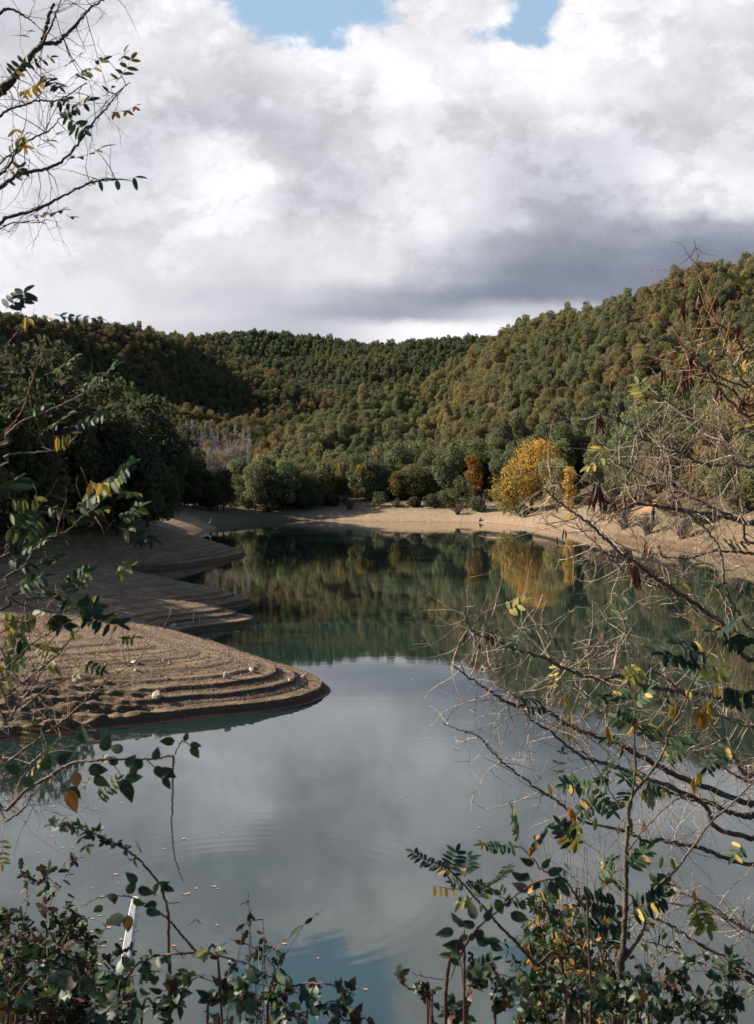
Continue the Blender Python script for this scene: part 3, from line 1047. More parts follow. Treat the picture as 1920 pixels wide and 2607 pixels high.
c = link('lower_foliage', crown_mesh('lower_foliage', low_, 2600, 0.17, 311, gap=0.12), pop); c['tint'] = [0.17, 0.155, 0.065, 1.0]
# silvery willow in front of it
x, y, z = at_px(1418, 0, 187)
bl = round_blobs(g, 3.1, 0.6, 8.6, 22)
special('willow_tree', 6, 0.16, bl, 3600, 0.17, (0.20, 0.195, 0.115), (x, y, z), 'silvery grey-green willow standing in front of the golden poplar', seed=12, gap=0.14)
x, y, z = at_px(1447, 0, 184)
bl = [(g.uniform(-.7, .7), g.uniform(-.6, .6), 0.8 + i * 0.62, 0.75, 0.7, 0.8) for i in range(9)]
special('young_poplar_tree', 5, 0.09, bl, 1300, 0.16, (0.42, 0.29, 0.08), (x, y, z), 'slender young yellow poplar just beside the silvery willow', seed=13)
x, y, z = at_px(1283, 0, 199)
bl = round_blobs(g, 2.4, 0.2, 6.0, 14)
special('willow_tree', 4, 0.12, bl, 2000, 0.16, (0.17, 0.145, 0.06), (x, y, z), 'yellowish olive willow at the foot of the golden poplar', seed=14, gap=0.12)
specs = [
    # x, Y, R, h, tint, label
    (1180, 209, 2.7, 6.4, (0.085, 0.105, 0.062), 'tall feathery grey-green willow shrub by the gully in the bank'),
    (1140, 213, 1.9, 3.6, (0.080, 0.095, 0.055), 'low rounded shrub beside the feathery willow shrub'),
    (1215, 206, 1.8, 2.9, (0.075, 0.088, 0.060), 'dark low shrub at the top of the sandy gully'),
    (1330, 190, 1.5, 2.4, (0.080, 0.095, 0.060), 'small round bush under the silvery willow'),
    (1098, 215, 1.7, 2.6, (0.078, 0.080, 0.060), 'small grey bush on the flat part of the far beach edge'),
    (1055, 217, 1.4, 2.0, (0.095, 0.088, 0.072), 'lowest grey bush in the scrub above the far beach'),
    (968, 220, 1.7, 3.0, (0.080, 0.092, 0.058), 'round dark bush next to the pale scrub of the far beach'),
    (845, 223, 1.5, 2.7, (0.085, 0.085, 0.068), 'grey round bush under the orange oak'),
    (712, 225, 1.8, 3.2, (0.085, 0.082, 0.060), 'bush at the edge of the ridge shadow on the far beach'),
    (690, 227, 1.4, 4.2, (0.075, 0.088, 0.050), 'upright bush standing just inside the sunlight by the ridge shadow'),
    (1560, 150, 2.0, 3.1, (0.085, 0.078, 0.058), 'brownish bush on the sandy bank below the red earth slip'),
]
for i, (px, Y, R, h, tint, lab) in enumerate(specs):
    x, y, z = at_px(px, 0, Y)
    special('shrub', 0, 0, round_blobs(g, R, 0.0, h, 11), 1300, 0.15, tint, (x, y, z - 0.1), lab, 'shrub', 30 + i, gap=0.12)
SHR = [crown_mesh('foliage', round_blobs(g, 1.5, 0.0, 2.4, 9), 1000, 0.14, 400 + k, gap=0.14) for k in range(3)]
nsh = 0
for k in range(400):
    if nsh >= 46: break
    px = g.uniform(560, 1910); Y = g.uniform(95, 235)
    if px < 690 and Y < 215: continue
    X_ = (px - CX) / F * Y
    d0 = float(shore_dist([X_], [Y])[0]); wn = float(w0fun(np.array([X_]), np.array([Y]))[0])
    if not (wn - 1.5 < d0 < wn + 2.0): continue
    if abs(px - 1195) < 30: continue
    t = empty('shrub', (X_, Y, gz(X_, Y) - 0.15), g.uniform(0, 6.28), g.uniform(0.6, 1.15))
    c = link('foliage', SHR[k % 3], t)
    q = g.choice([0, 0, 1, 2])
    c['tint'] = [(0.085, 0.095, 0.06, 1), (0.14, 0.115, 0.05, 1), (0.12, 0.10, 0.08, 1)][q]
    tag(t, ['low grey-green bush', 'low yellowish bush', 'low brownish bush'][q] + (' in the fringe of the far beach' if Y > 195 else (' on the bank near the golden poplar' if Y > 160 else ' on the bank beyond the bare locust branches')), 'shrub', 'low bushes fringing the beach')
    nsh += 1
trs = [
    (818, 226, 1.6, 5.2, (0.24, 0.115, 0.035), 'small orange-brown oak on the far shore'),
    (930, 227, 2.6, 6.6, (0.26, 0.20, 0.055), 'pale yellow birch-like tree with white stems above the far beach'),
    (1208, 216, 2.2, 8.4, (0.22, 0.125, 0.040), 'orange-brown oak left of the golden poplar crown'),
    (1012, 224, 2.3, 5.6, (0.13, 0.115, 0.035), 'yellow-green oak between pale birch and willow shrub'),
]
for i, (px, Y, R, h, tint, lab) in enumerate(trs):
    x, y, z = at_px(px, 0, Y)
    special('oak_tree' if 'oak' in lab else 'birch_tree', h * 0.7, 0.12, round_blobs(g, R, 0.4, h, 14), 1700, 0.19, tint, (x, y, z), lab.replace(' left of', ' beside'), 'tree', 60 + i, gap=0.14)


# bare trees: pale upright stems with fine twigs
def bare_mesh(seed, h, r, spread, nb, sub, twr, cone=0.35):
    rg = random.Random(seed)
    mb = MB()
    pts = [Vector((rg.uniform(-.05, .05) * h * .2 * i / 6, rg.uniform(-.05, .05) * h * .2 * i / 6, h * i / 6)) for i in range(7)]
    tr = MB(); tr.tube(pts, [r * (1 - 0.14 * i) for i in range(7)], 5)
    for k in range(nb):
        f = rg.uniform(cone, 0.97)
        b = pts[min(5, int(f * 6))].lerp(pts[min(6, int(f * 6) + 1)], f * 6 - int(f * 6))
        an = rg.uniform(0, 6.28); L = spread * rg.uniform(0.5, 1.0) * (1.15 - f * 0.6)
        up = rg.uniform(1.2, 2.6)
        e = b + Vector((math.cos(an) * L, math.sin(an) * L, L * up))
        mid = b.lerp(e, 0.45) + Vector((math.cos(an), math.sin(an), 0)) * L * 0.12
        mb.tube([b, mid, e], [twr * 1.6, twr * 1.2, twr * 0.6], 3, cap=False)
        for q in range(sub):
            t = rg.uniform(0.25, 0.95)
            b2 = b.lerp(e, t)
            a2 = an + rg.uniform(-1.2, 1.2); L2 = L * rg.uniform(0.3, 0.6)
            mb.tube([b2, b2 + Vector((math.cos(a2) * L2, math.sin(a2) * L2, L2 * up))], [twr * 0.9, twr * 0.45], 3, cap=False)
    return tr, mb


def bare_proto(seed, h, r, spread, nb, sub, twr, leaves=None):
    tr, mb = bare_mesh(seed, h, r, spread, nb, sub, twr)
    t = empty('bare_poplar', (0, 0, 0))
    tr.build('trunk', M_pale, t)
    mb.build('twigs', M_twigfar, t)
    if leaves:
        cm = crown_mesh('crown', leaves, 130, 0.16, seed, gap=0.1)
        c = link('crown', cm, t); c['tint'] = [0.22, 0.16, 0.05, 1.0]
    return t


M_twigfar = mat_bark('far_twigs', (0.34, 0.31, 0.285), (0.23, 0.21, 0.19), 2)
protos = [bare_proto(200 + i, 9.6 + i * 0.6, 0.15, 0.85, 70, 5, 0.030, [(0, 0, 8.6 + i * .6, 1.0, 1.0, 0.9), (0.5, 0.2, 7.6 + i * .5, 0.7, 0.7, 0.8)] if i < 2 else None) for i in range(3)]
g = random.Random(9)
used = set()
cnt = 0
for row, Yr in enumerate([304, 309, 314, 320, 326, 333, 341]):
    for j in range(24):
        px = S * (374 + j * 7.6 + g.uniform(-3, 3) + (row % 2) * 4)
        if px > S * 548: continue
        if px < S * 400 and row < 1: continue
        if row < 2 and px > S * 520: continue
        k = g.randrange(3)
        o = protos[k] if k not in used else copy_tree(protos[k])
        used.add(k)
        Y = Yr + g.uniform(-1.5, 1.5)
        x, y, z = at_px(px, 0, Y)
        o.location = (x, y, z - 0.1)
        o.rotation_euler = (0, 0, g.uniform(0, 6.28))
        s_ = g.uniform(0.70, 0.88)
        o.scale = (s_ * 1.1, s_ * 1.1, s_)
        tag(o, 'bare grey poplar with pale stem in the dense grove at the valley mouth', 'tree', 'bare poplars of the valley grove')
        cnt += 1
for k in range(3):
    if k not in used: bpy.data.objects.remove(protos[k])
# single bare trees among the shore trees
for px, Y, h, lab in ((955, 226, 8.0, 'bare white-stemmed tree rising behind the pale yellow birch'), (676, 228, 6.5, 'thin bare tree at the edge of the ridge shadow'),
                      ):
    x, y, z = at_px(px, 0, Y)
    t = empty('bare_tree', (x, y, z))
    tag(t, lab, 'tree')
    tr, mb = bare_mesh(int(px), h, 0.07, 1.7, 40, 5, 0.014)
    tr.build('trunk', M_pale, t); mb.build('twigs', M_bark, t)
# bare bushes
for i, (px, Y, h, lab) in enumerate(((424, 168, 3.4, 'bare grey-brown bush beside the shaded wood, behind the heron bar'), (1590, 133, 3.2, 'bare dark bush on the sandy bank'),
                                     (1740, 112, 3.0, 'low bare bush hanging over the sandy bank'), (890, 219, 2.2, 'bare greyish scrub bush above the far beach'),
                                     (1010, 218, 1.8, 'pale bare scrub between two round bushes'), (1165, 206, 2.0, 'bare brown scrub in the sandy gully'),
                                     (1650, 122, 2.6, 'bare thorny bush between the dark bush and the overhanging bush'))):
    x, y, z = at_px(px, 0, Y)
    t = empty('bare_bush', (x, y, z - 0.1))
    tag(t, lab, 'shrub')
    mb = MB(); rg = random.Random(i + 50)
    for k in range(70):
        an = rg.uniform(0, 6.28); sp_ = rg.uniform(0.1, 1.0)
        e = Vector((math.cos(an) * sp_ * h * 0.75, math.sin(an) * sp_ * h * 0.75, h * rg.uniform(0.55, 1.0) * (1.1 - 0.5 * sp_)))
        mid = e * 0.5 + Vector((0, 0, h * 0.12))
        b0 = Vector((rg.uniform(-.4, .4), rg.uniform(-.4, .4), 0))
        mb.tube([b0, mid, e], [0.035, 0.025, 0.012], 3, cap=False)
        for q in range(5):
            b2 = mid.lerp(e, rg.random())
            mb.tube([b2, b2 + Vector((rg.uniform(-.6, .6), rg.uniform(-.6, .6), rg.uniform(0.1, .8))) * h * 0.2], [0.016, 0.008], 3, cap=False)
    mb.build('twigs', M_bark, t)

tell_apart('shrub')
# ---------------------------------------------------------------- heron, post, stones, sticks, floating leaves
def simple_mat(name, col, rough=0.6, nz=0.0, scale=20, dark=None):
    m, n = newmat(name)
    c = col
    if nz:
        co = n.n('ShaderNodeTexCoord').outputs['Object']
        c = n.mix(n.ss(n.noise(co, scale, 5, 0.65), 0.4, 0.65, 0, nz), col, dark or tuple(q * 0.4 for q in col))
        d = n.n('ShaderNodeBsdfPrincipled', {'Base Color': c, 'Roughness': rough})
    else:
        d = n.n('ShaderNodeBsdfPrincipled', {'Base Color': tuple(col) + (1,), 'Roughness': rough})
    n.n('ShaderNodeOutputMaterial', {0: d.outputs[0]})
    return m


M_white = simple_mat('white_feathers', (0.82, 0.82, 0.80), 0.7, 0.15, 12)
M_bill = simple_mat('bill', (0.45, 0.28, 0.06), 0.5)
M_legs = simple_mat('heron_legs', (0.05, 0.045, 0.04), 0.5)
hx, hy_ = (534 - CX) / F * 164.5, 164.5
hz = gz(hx, hy_)
t = empty('heron', (hx, hy_, max(hz, 0.0)), math.radians(25))
tag(t, 'white heron standing upright at the water edge of the sunlit sand bar', 'bird')
mb = MB()
sk = [(-0.30, 0, 0.42, .012), (-0.22, 0, 0.47, .05), (-0.10, 0, 0.56, .095), (0.02, 0, 0.66, .115), (0.10, 0, 0.75, .085), (0.15, 0, 0.84, .042), (0.12, 0, 0.92, .028),
      (0.09, 0, 0.99, .026), (0.11, 0, 1.06, .028), (0.16, 0, 1.10, .042), (0.21, 0, 1.09, .030), (0.235, 0, 1.085, .014)]
sm = catmull(sk, 4)
mb.tube([Vector(q[:3]) for q in sm], [q[3] for q in sm], 10)
mb.build('body', M_white, t)
mb = MB(); mb.tube([Vector((.23, 0, 1.087)), Vector((.30, 0, 1.075)), Vector((.37, 0, 1.055))], [.014, .009, .002], 6); mb.build('bill', M_bill, t)
for sgn in (-1, 1):
    mb = MB()
    mb.tube([Vector((-.03, .035 * sgn, .58)), Vector((0.0, .035 * sgn, .42)), Vector((-.04, .035 * sgn, .24)), Vector((-0.01, .035 * sgn, 0.0))], [.028, .012, .009, .009], 6)
    for a in (-.5, 0, .5, 3.14):
        mb.tube([Vector((-.01, .035 * sgn, .005)), Vector((-.01 + math.cos(a) * .07, .035 * sgn + math.sin(a) * .07, .002))], [.006, .003], 4)
    mb.build('leg', M_legs, t)

# marker post standing in the shallows
PYD = 12.95
M_post = simple_mat('white_paint', (0.86, 0.84, 0.82), 0.6, 0.8, 16, (0.50, 0.46, 0.42))
M_red = simple_mat('red_paint', (0.42, 0.03, 0.03), 0.5)
pb = P(318, 2480, PYD); pt = P(345, 2292, PYD)
t = empty('marker_post', (pb.x, pb.y, -0.25))
tag(t, 'white leaning marker post with red rhombus standing in the shallow water', 'post')
axis_ = (pt - pb).normalized()
wv_ = Vector((1, -0.35, 0)).normalized(); wv_ = (wv_ - axis_ * wv_.dot(axis_)).normalized(); nv = axis_.cross(wv_).normalized()
if nv.y > 0: nv = -nv
o3 = Vector(t.location)
prof = [(-0.5, .053, .034), (0.0, .053, .034), (0.30, .051, .033), (0.45, .046, .031), (0.66, .042, .029), (0.74, .035, .026), (0.80, .034, .02), (0.82, .026, .014)]
vs = []
for hh, hw, hd in prof:
    c_ = pb + axis_ * hh
    for a, b in ((-1, 1), (-.82, 1.25), (.82, 1.25), (1, 1), (1, -1), (-1, -1)):
        vs.append(c_ + wv_ * hw * a + nv * hd * b)
mb = MB()
fs = []
for i in range(len(prof) - 1):
    for j in range(6):
        a = i * 6 + j; b = i * 6 + (j + 1) % 6
        fs.append((a, b, b + 6, a + 6))
fs.append(tuple(range(5, -1, -1))); fs.append(tuple((len(prof) - 1) * 6 + j for j in range(6)))
mb.poly(vs, fs, (1, 1, 1))
body = mb.build('board', M_post, t, o3, smooth=False)
# red rhombus outline with a letter-like stroke inside, 2 mm proud
mb = MB()


def on_post(a, h):
    return pb + axis_ * h + wv_ * a + nv * (.0425 * (1 - 0.10 * h) + .004)


def stroke(p, q, w=.006):
    A = on_post(*p); B = on_post(*q)
    d_ = (B - A).normalized(); s_ = d_.cross(nv).normalized() * w * 0.5
    mb.poly([A - s_, A + s_, B + s_, B - s_, A - s_ - nv * .003, A + s_ - nv * .003, B + s_ - nv * .003, B - s_ - nv * .003],
            [(0, 1, 2, 3), (4, 7, 6, 5), (0, 4, 5, 1), (1, 5, 6, 2), (2, 6, 7, 3), (3, 7, 4, 0)], (1, 1, 1))


rh = [(-.018, .225), (.022, .205), (.010, .085), (-.034, .115)]
for a, b in zip(rh, rh[1:] + rh[:1]): stroke(a, b)
stroke((-.004, .185), (-.020, .130), .005); stroke((-.020, .130), (.006, .150), .005); stroke((-.004, .185), (.010, .175), .005)
mb.build('red_sign', M_red, t, o3, smooth=False)
mb = MB(); k0 = on_post(.075, .50); mb.tube([k0, k0 + wv_ * .03], [.008, .008], 8); mb.build('screw', M_legs, t, o3)

# stones
M_stone = simple_mat('pale_stone', (0.36, 0.29, 0.225), 0.85, 0.7, 14, (0.25, 0.18, 0.13))


def stone_mesh(seed, r):
    bm_v = []
    rg = np.random.default_rng(seed)
    import bmesh
    bm = bmesh.new(); bmesh.ops.create_icosphere(bm, subdivisions=2, radius=r)
    sc_ = (rg.uniform(.8, 1.3), rg.uniform(.7, 1.1), rg.uniform(.5, .75))
    for v_ in bm.verts:
        k_ = 1 + 0.22 * math.sin(v_.co.x / r * 3 + seed) * math.cos(v_.co.y / r * 2.7 + seed * 2) + rg.uniform(-.07, .07)
        v_.co = Vector((v_.co.x * sc_[0] * k_, v_.co.y * sc_[1] * k_, v_.co.z * sc_[2] * k_))
    me = bpy.data.meshes.new('stone'); bm.to_mesh(me); bm.free()
    me.materials.append(M_stone)
    return me


def ground_px(x, y):
    """world point of the ground seen at a photograph pixel"""
    Ys = np.linspace(20, 230, 4200)
    X = (x - CX) / F * Ys; Zr = CAMZ - (y - HY) / F * Ys
    g_ = ground_z(X, Ys, detail=False)
    k_ = np.argmax(g_ >= Zr)
    return Vector((X[k_], Ys[k_], gz(X[k_], Ys[k_])))


stones = [(345, 1690, .10, 'pale split stone lying highest in the middle of the gravel spit'), (347, 1712, .06, 'small white stone just below the split stone on the spit'),
          (773, 1730, .09, 'upright white stone near the tip of the spit'), (740, 1740, .07, 'white stone lying beside the upright stone at the tip'),
          (400, 1783, .13, 'broad tan stone on the lower terrace of the spit'), (420, 1685, .07, 'white stone in the stony patch of the spit'),
          (432, 1690, .05, 'smallest white stone in the stony patch of the spit'), (578, 1727, .10, 'tan boulder stuck in a terrace edge of the spit'),
          (441, 1601, .13, 'round pale stone on the shaded second spit'), (642, 1712, .09, 'dark crumbly stone on the inner curve of the spit'),
          (847, 1311, .22, 'pale stone alone on the far beach'), (1222, 1326, .45, 'dark boulder at the water line of the far beach')]
for i, (px, py, r, lab) in enumerate(stones):
    p = ground_px(px, py)
    o = link('stone', stone_mesh(i + 1, r)); o.location = p + Vector((0, 0, r * 0.25))
    o.rotation_euler = (0.2 * i, 0.1 * i, i * 1.3)
    tag(o, lab, 'stone')
# gravel on the spit
mb = MB(); rg = random.Random(4)
oct_f = [(0, 1, 4), (1, 2, 4), (2, 3, 4), (3, 0, 4), (1, 0, 5), (2, 1, 5), (3, 2, 5), (0, 3, 5)]
gxs = []; tries = 0
while len(gxs) < 9000 and tries < 90000:
    tries += 1
    x = rg.uniform(-13, -1); y = rg.uniform(24.8, 46)
    if rg.random() > 0.35 + 0.65 * max(0, min(1, (y - 27) / 5)): continue
    gxs.append((x, y))
GXA = np.array(gxs); gd = shore_dist(GXA[:, 0], GXA[:, 1]); gzz = ground_z(GXA[:, 0], GXA[:, 1])
for (x, y), d_, z_ in zip(gxs, gd, gzz):
    if d_ < 0.03: continue
    r = rg.uniform(.010, .032) * (1.5 if rg.random() < .04 else 1)
    q = [Vector((x + r * math.cos(a) * rg.uniform(.7, 1.3), y + r * math.sin(a) * rg.uniform(.7, 1.3), z_ + r * .2)) for a in (0.3, 1.8, 3.4, 5.0)]
    q += [Vector((x, y, z_ + r * .9)), Vector((x, y, z_ - r * .3))]
    c_ = rg.choice([(1.0, 1.0, 1.0), (0.75, .7, .65), (.5, .42, .36), (.9, .8, .7)])
    if d_ < 0.35: c_ = rg.choice([(.9, .5, .3), (.6, .3, .2), (1.2, 1.0, .8)])
    mb.poly(q, oct_f, c_)
m_, n_ = newmat('gravel')
tn = n_.n('ShaderNodeAttribute', attribute_type='GEOMETRY', attribute_name='tone').outputs['Color']
d_ = n_.n('ShaderNodeBsdfPrincipled', {'Base Color': n_.mix(1.0, tn, (0.33, 0.26, 0.20), 'MULTIPLY'), 'Roughness': 0.9})
n_.n('ShaderNodeOutputMaterial', {0: d_.outputs[0]})
o = mb.build('gravel', m_, smooth=False); tag(o, 'loose gravel and pebbles strewn over the terraced spit', 'gravel', kind='stuff')
# sticks standing in the mud
for i, (px, py, h, lab) in enumerate(((493, 1606, .62, 'thin pale stick standing in the mud of the second spit'), (507, 1596, .35, 'short stick behind the pale stick of the second spit'),
                                      (588, 1508, .55, 'pale stick standing near the tip of the far thin spit'), (469, 1325, 1.0, 'stick standing on the sand bar behind the heron'))):
    p = ground_px(px, py)
    mb = MB(); k_ = 1 if i % 2 else -1
    mb.tube([Vector((0, 0, -.1)), Vector((0.01 * k_, 0, h * .5)), Vector((-.02 * k_, .01, h))], [.012 + .012 * (p.y > 100), .01 + .01 * (p.y > 100), .006], 5)
    o = mb.build('stick', M_pale); o.location = p
    tag(o, lab, 'stick')

# leaves floating on the lake
M_fl = simple_mat('fallen_leaf', (0.42, 0.23, 0.13), 0.7, 0.6, 30, (0.30, 0.20, 0.13))
fmes = []
for k in range(3):
    mb = MB(); r = .035 + .01 * k
    ring = [Vector((math.cos(a) * r * (1.5 if k < 2 else 1.1), math.sin(a) * r * .8, 0.006 + .004 * math.sin(a * 2 + k))) for a in np.linspace(0, 6.28, 9)[:-1]]
    mb.poly([Vector((0, 0, .004))] + ring, [(0, i + 1, (i + 1) % 8 + 1) for i in range(8)], (1, 1, 1))
    mb.tube([ring[0], ring[0] + Vector((.03, .005, 0))], [.0015, .001], 3)
    o = mb.build('floating_leaf', M_fl, smooth=False); fmes.append(o.data); bpy.data.objects.remove(o)
rg = random.Random(21)
fl = [(1635 / 3.304 * 1.0, 0)]
flp = [(52, 2222), (106, 2215), (107, 2243), (96, 2172), (113, 2190), (160, 2158), (232, 2204), (302, 2249), (235, 2260), (258, 2283), (235, 2339), (255, 2332), (181, 2297),
       (193, 2366), (277, 2362), (233, 2373), (167, 2381), (309, 2392), (178, 2405), (262, 2408), (265, 2409), (470, 2277), (480, 2275), (545, 2257), (555, 2263), (552, 2355),
       (723, 2403), (809, 2440), (930, 2519), (443, 2408), (400, 2134), (468, 2136), (418, 2162), (565, 2122), (815, 1981), (258, 2026), (88, 2049), (138, 2053), (245, 2059),
       (166, 2055), (310, 2045), (270, 2036), (185, 2158), (342, 2193), (296, 2226), (1063, 1730), (1049, 1731), (1022, 2031), (1129, 1912), (1163, 1906), (1222, 2108), (480, 2137),
       (375, 2500), (235, 2505), (262, 2450), (252, 2455), (500, 2262), (120, 2290), (130, 2130)]
for i, (px, py) in enumerate(flp):
    Y = CAMZ * F / (py - HY); X = (px - CX) / F * Y
    o = link('floating_leaf', fmes[i % 3]); o.location = (X, Y, 0.003); o.rotation_euler = (0, 0, rg.uniform(0, 6.28))
    s_ = rg.uniform(.28, .62) * (1 if Y < 22 else 1.6); o.scale = (s_, s_, s_)
    tag(o, 'small tan fallen leaf floating on the open water', 'leaf', 'fallen leaves floating on the lake')

#FOREGROUND
# ---------------------------------------------------------------- foreground plants
def mat_bramble():
    m, n = newmat('bramble_leaf')
    col = n.n('ShaderNodeAttribute', attribute_type='GEOMETRY', attribute_name='tone').outputs['Color']
    co = n.n('ShaderNodeTexCoord').outputs['Object']
    nz = n.noise(co, 55, 4, 0.6)
    k = n.m('ADD', n.m('MULTIPLY', nz, 0.8), 0.6)
    c = n.mix(1.0, col, n.n('ShaderNodeCombineColor', {0: k, 1: k, 2: k}).outputs[0], 'MULTIPLY')
    bf = n.n('ShaderNodeNewGeometry').outputs['Backfacing']
    c = n.mix(n.m('MULTIPLY', bf, 0.35), c, (0.12, 0.135, 0.09))
    d = n.n('ShaderNodeBsdfPrincipled', {'Base Color': c, 'Roughness': 0.5, 'Specular IOR Level': 0.25})
    t = n.n('ShaderNodeBsdfTranslucent', {'Color': n.mix(1.0, col, (1.2, 1.3, 0.6), 'MULTIPLY')})
    mx = n.n('ShaderNodeMixShader', {0: 0.16, 1: d.outputs[0], 2: t.outputs[0]})
    n.n('ShaderNodeOutputMaterial', {0: mx.outputs[0]})
    return m


M_bramble = mat_bramble()
M_twig = mat_bark('twig_bark', (0.27, 0.225, 0.185), (0.12, 0.095, 0.08), 40)
M_cane = mat_bark('bramble_cane', (0.085, 0.040, 0.031), (0.035, 0.025, 0.020), 40, rough=0.6)

R_ = random.Random(77)


def rv(s=1.0):
    return Vector((R_.uniform(-1, 1), R_.uniform(-1, 1), R_.uniform(-1, 1))) * s


def cj(c, a=0.25):
    k = R_.uniform(1 - a, 1 + a)
    return (c[0] * k * R_.uniform(.9, 1.1), c[1] * k, c[2] * k * R_.uniform(.85, 1.15))


C_G = (0.036, 0.066, 0.026); C_GD = (0.020, 0.038, 0.020); C_Y = (0.34, 0.23, 0.042); C_YG = (0.14, 0.145, 0.036); C_O = (0.34, 0.145, 0.03)
C_B = (0.021, 0.037, 0.021); C_BR = (0.07, 0.033, 0.024); C_PALE = (0.24, 0.235, 0.16)


def leaflet(mb, base, d, nrm, L, Wd, col, fold=0.18, curl=0.12, serr=0.0):
    broad = serr > 0
    d = d.normalized(); nrm = (nrm - d * nrm.dot(d))
    if nrm.length < 1e-4: nrm = d.cross(Vector((0.3, 1, 0.2)))
    nrm.normalize(); sd_ = d.cross(nrm)
    ts = (0.0, 0.12, 0.3, 0.52, 0.74, 0.9, 1.0); ws = (0.12, 0.72, 1.03, 0.86, 0.58, 0.22, 0.02) if broad else (0.22, 0.72, 0.97, 1.0, 0.80, 0.46, 0.05)
    pts = []
    for i, (t, w) in enumerate(zip(ts, ws)):
        if serr: w *= 1 + serr * (1 if i % 2 else -1)
        m_ = base + d * L * t - nrm * curl * L * t * t
        e = sd_ * Wd * 0.5 * w
        pts += [m_ - e + nrm * fold * Wd * w, m_, m_ + e + nrm * fold * Wd * w]
    fs = []
    for i in range(len(ts) - 1):
        a = i * 3
        fs += [(a, a + 1, a + 4, a + 3), (a + 1, a + 2, a + 5, a + 4)]
    mb.poly(pts, fs, col)


class Plant:
    def __init__(s, name, label, cat, base, bark=None, leafmat=None):
        s.o = empty(name, base); tag(s.o, label, cat)
        s.base = Vector(base); s.bark = bark or M_bark; s.lm = leafmat or M_leaf
        s.leaf = MB(); s.twig = MB(); s.pod = MB()

    def limb(s, pts, r0, r1, name='branch', tone=(1, 1, 1), wig=0.006, sides=6, mat=None):
        """pts: (x, y, Y) in picture coordinates or Vectors"""
        q = [p if isinstance(p, Vector) else P(*p) for p in pts]
        sm = catmull([tuple(p) for p in q], 7)
        V = [Vector(p) + rv(wig * 0.5) for p in sm]
        k = len(V)
        mb = MB(); mb.tube(V, [(r0 + (r1 - r0) * i / (k - 1)) * R_.uniform(.9, 1.12) for i in range(k)], sides, tone)
        mb.build(name, mat or s.bark, s.o, s.base)
        return V

    def thorns(s, V, n, L=0.012):
        for i in range(n):
            k = R_.randrange(1, len(V) - 1); p = V[k].lerp(V[k + 1], R_.random())
            d = rv(); d.normalize()
            s.twig.tube([p, p + d * L], [L * .16, L * .02], 3, (0.8, .7, .6), cap=False)

    def twigs(s, V, n, L, r, lo=0.1, hi=1.0, bias=Vector((-0.6, 0, 0.25)), spread=0.9, depth=1, tone=(1, 1, 1), leafy=0.0, lc=C_G):
        for i in range(n):
            f = R_.uniform(lo, hi) * (len(V) - 1.001); k = int(f)
            p = V[k].lerp(V[k + 1], f - k)
            t = (V[min(k + 1, len(V) - 1)] - V[k]).normalized()
            d = (t * 0.5 + bias + rv(spread)).normalized()
            s.grow(p, d, L * R_.uniform(0.45, 1.15), r * R_.uniform(.7, 1.1), depth, tone, leafy, lc)

    def grow(s, p, d, L, r, depth, tone, leafy=0.0, lc=C_G):
        k = max(3, int(L / 0.055)); st = L / k
        pts = [p]; dd = d.copy()
        curve = rv(0.10)
        for i in range(k):
            dd = (dd + rv(0.36) + curve).normalized()
            pts.append(pts[-1] + dd * st)
        tn = cj(tone, 0.3) if R_.random() < .6 else tuple(q * .42 for q in cj(tone, .3))
        s.twig.tube(pts, [r * (1 - 0.75 * i / k) for i in range(k + 1)], 4 if r > .002 else 3, tn, cap=False)
        for i in range(1, k):
            if depth > 0 and R_.random() < 0.5:
                s.grow(pts[i], (dd + rv(1.1)).normalized(), L * R_.uniform(0.2, 0.5), r * 0.6, depth - 1, tone, leafy * .6, lc)
            elif R_.random() < 0.5:
                q = (dd + rv(1.5)).normalized()
                s.twig.tube([pts[i], pts[i] + q * R_.uniform(.006, .016)], [r * .6, r * .2], 3, tn, cap=False)
        if R_.random() < leafy:
            s.frond(pts[-1], pts[-1] + (dd + rv(.5)).normalized() * R_.uniform(.07, .13), R_.randint(3, 6), 0.032, lc if R_.random() < .7 else C_Y)

    def frond(s, p0, p1, n, L, col, hang=0.0, mix=0.0, mcol=C_Y, asp=0.37, stem=True, up=None, sparse=0.0):
        """a pinnate leaf: paired oval leaflets on a thin stalk"""
        ax = p1 - p0; ln = ax.length; a = ax.normalized()
        nrm = (up if up is not None else Vector((R_.uniform(-.5, .5), -0.55 + R_.uniform(-.35, .35), R_.uniform(.35, 1.0))))
        nrm = (nrm - a * nrm.dot(a)); nrm.normalize()
        sd_ = a.cross(nrm)
        sag = Vector((0, 0, -ln * 0.10))
        pt = lambda t: p0 + ax * t + sag * (4 * t * (1 - t) - t) * 0.6
        if stem:
            s.twig.tube([pt(t) for t in (0, .25, .5, .75, 1)], [.0013, .0012, .001, .0008, .0005], 4, (.55, .45, .25))
        for i in range(n):
            t = 0.16 + 0.8 * i / max(1, n - 1) if n > 1 else .6
            for sg in (-1, 1):
                if R_.random() < sparse: continue
                c = cj(mcol if R_.random() < mix else col)
                b = pt(t)
                d = sd_ * sg * 0.95 + a * R_.uniform(.15, .45) + rv(0.16)
                if hang: d = d * (1 - hang) + Vector((R_.uniform(-.12, .12), R_.uniform(-.2, .2), -1)) * hang
                nn = nrm + rv(.35) if not hang else Vector((R_.uniform(-.7, .7), -1, R_.uniform(-.2, .4)))
                b2 = b + d.normalized() * 0.001
                leaflet(s.leaf, b2, d, nn, L * R_.uniform(.8, 1.12), L * asp * R_.uniform(.85, 1.15), c, fold=R_.uniform(.05, .25), curl=R_.uniform(-.05, .2))
        leaflet(s.leaf, pt(1.0), a, nrm + rv(.3), L * .95, L * asp, cj(col), curl=.1)

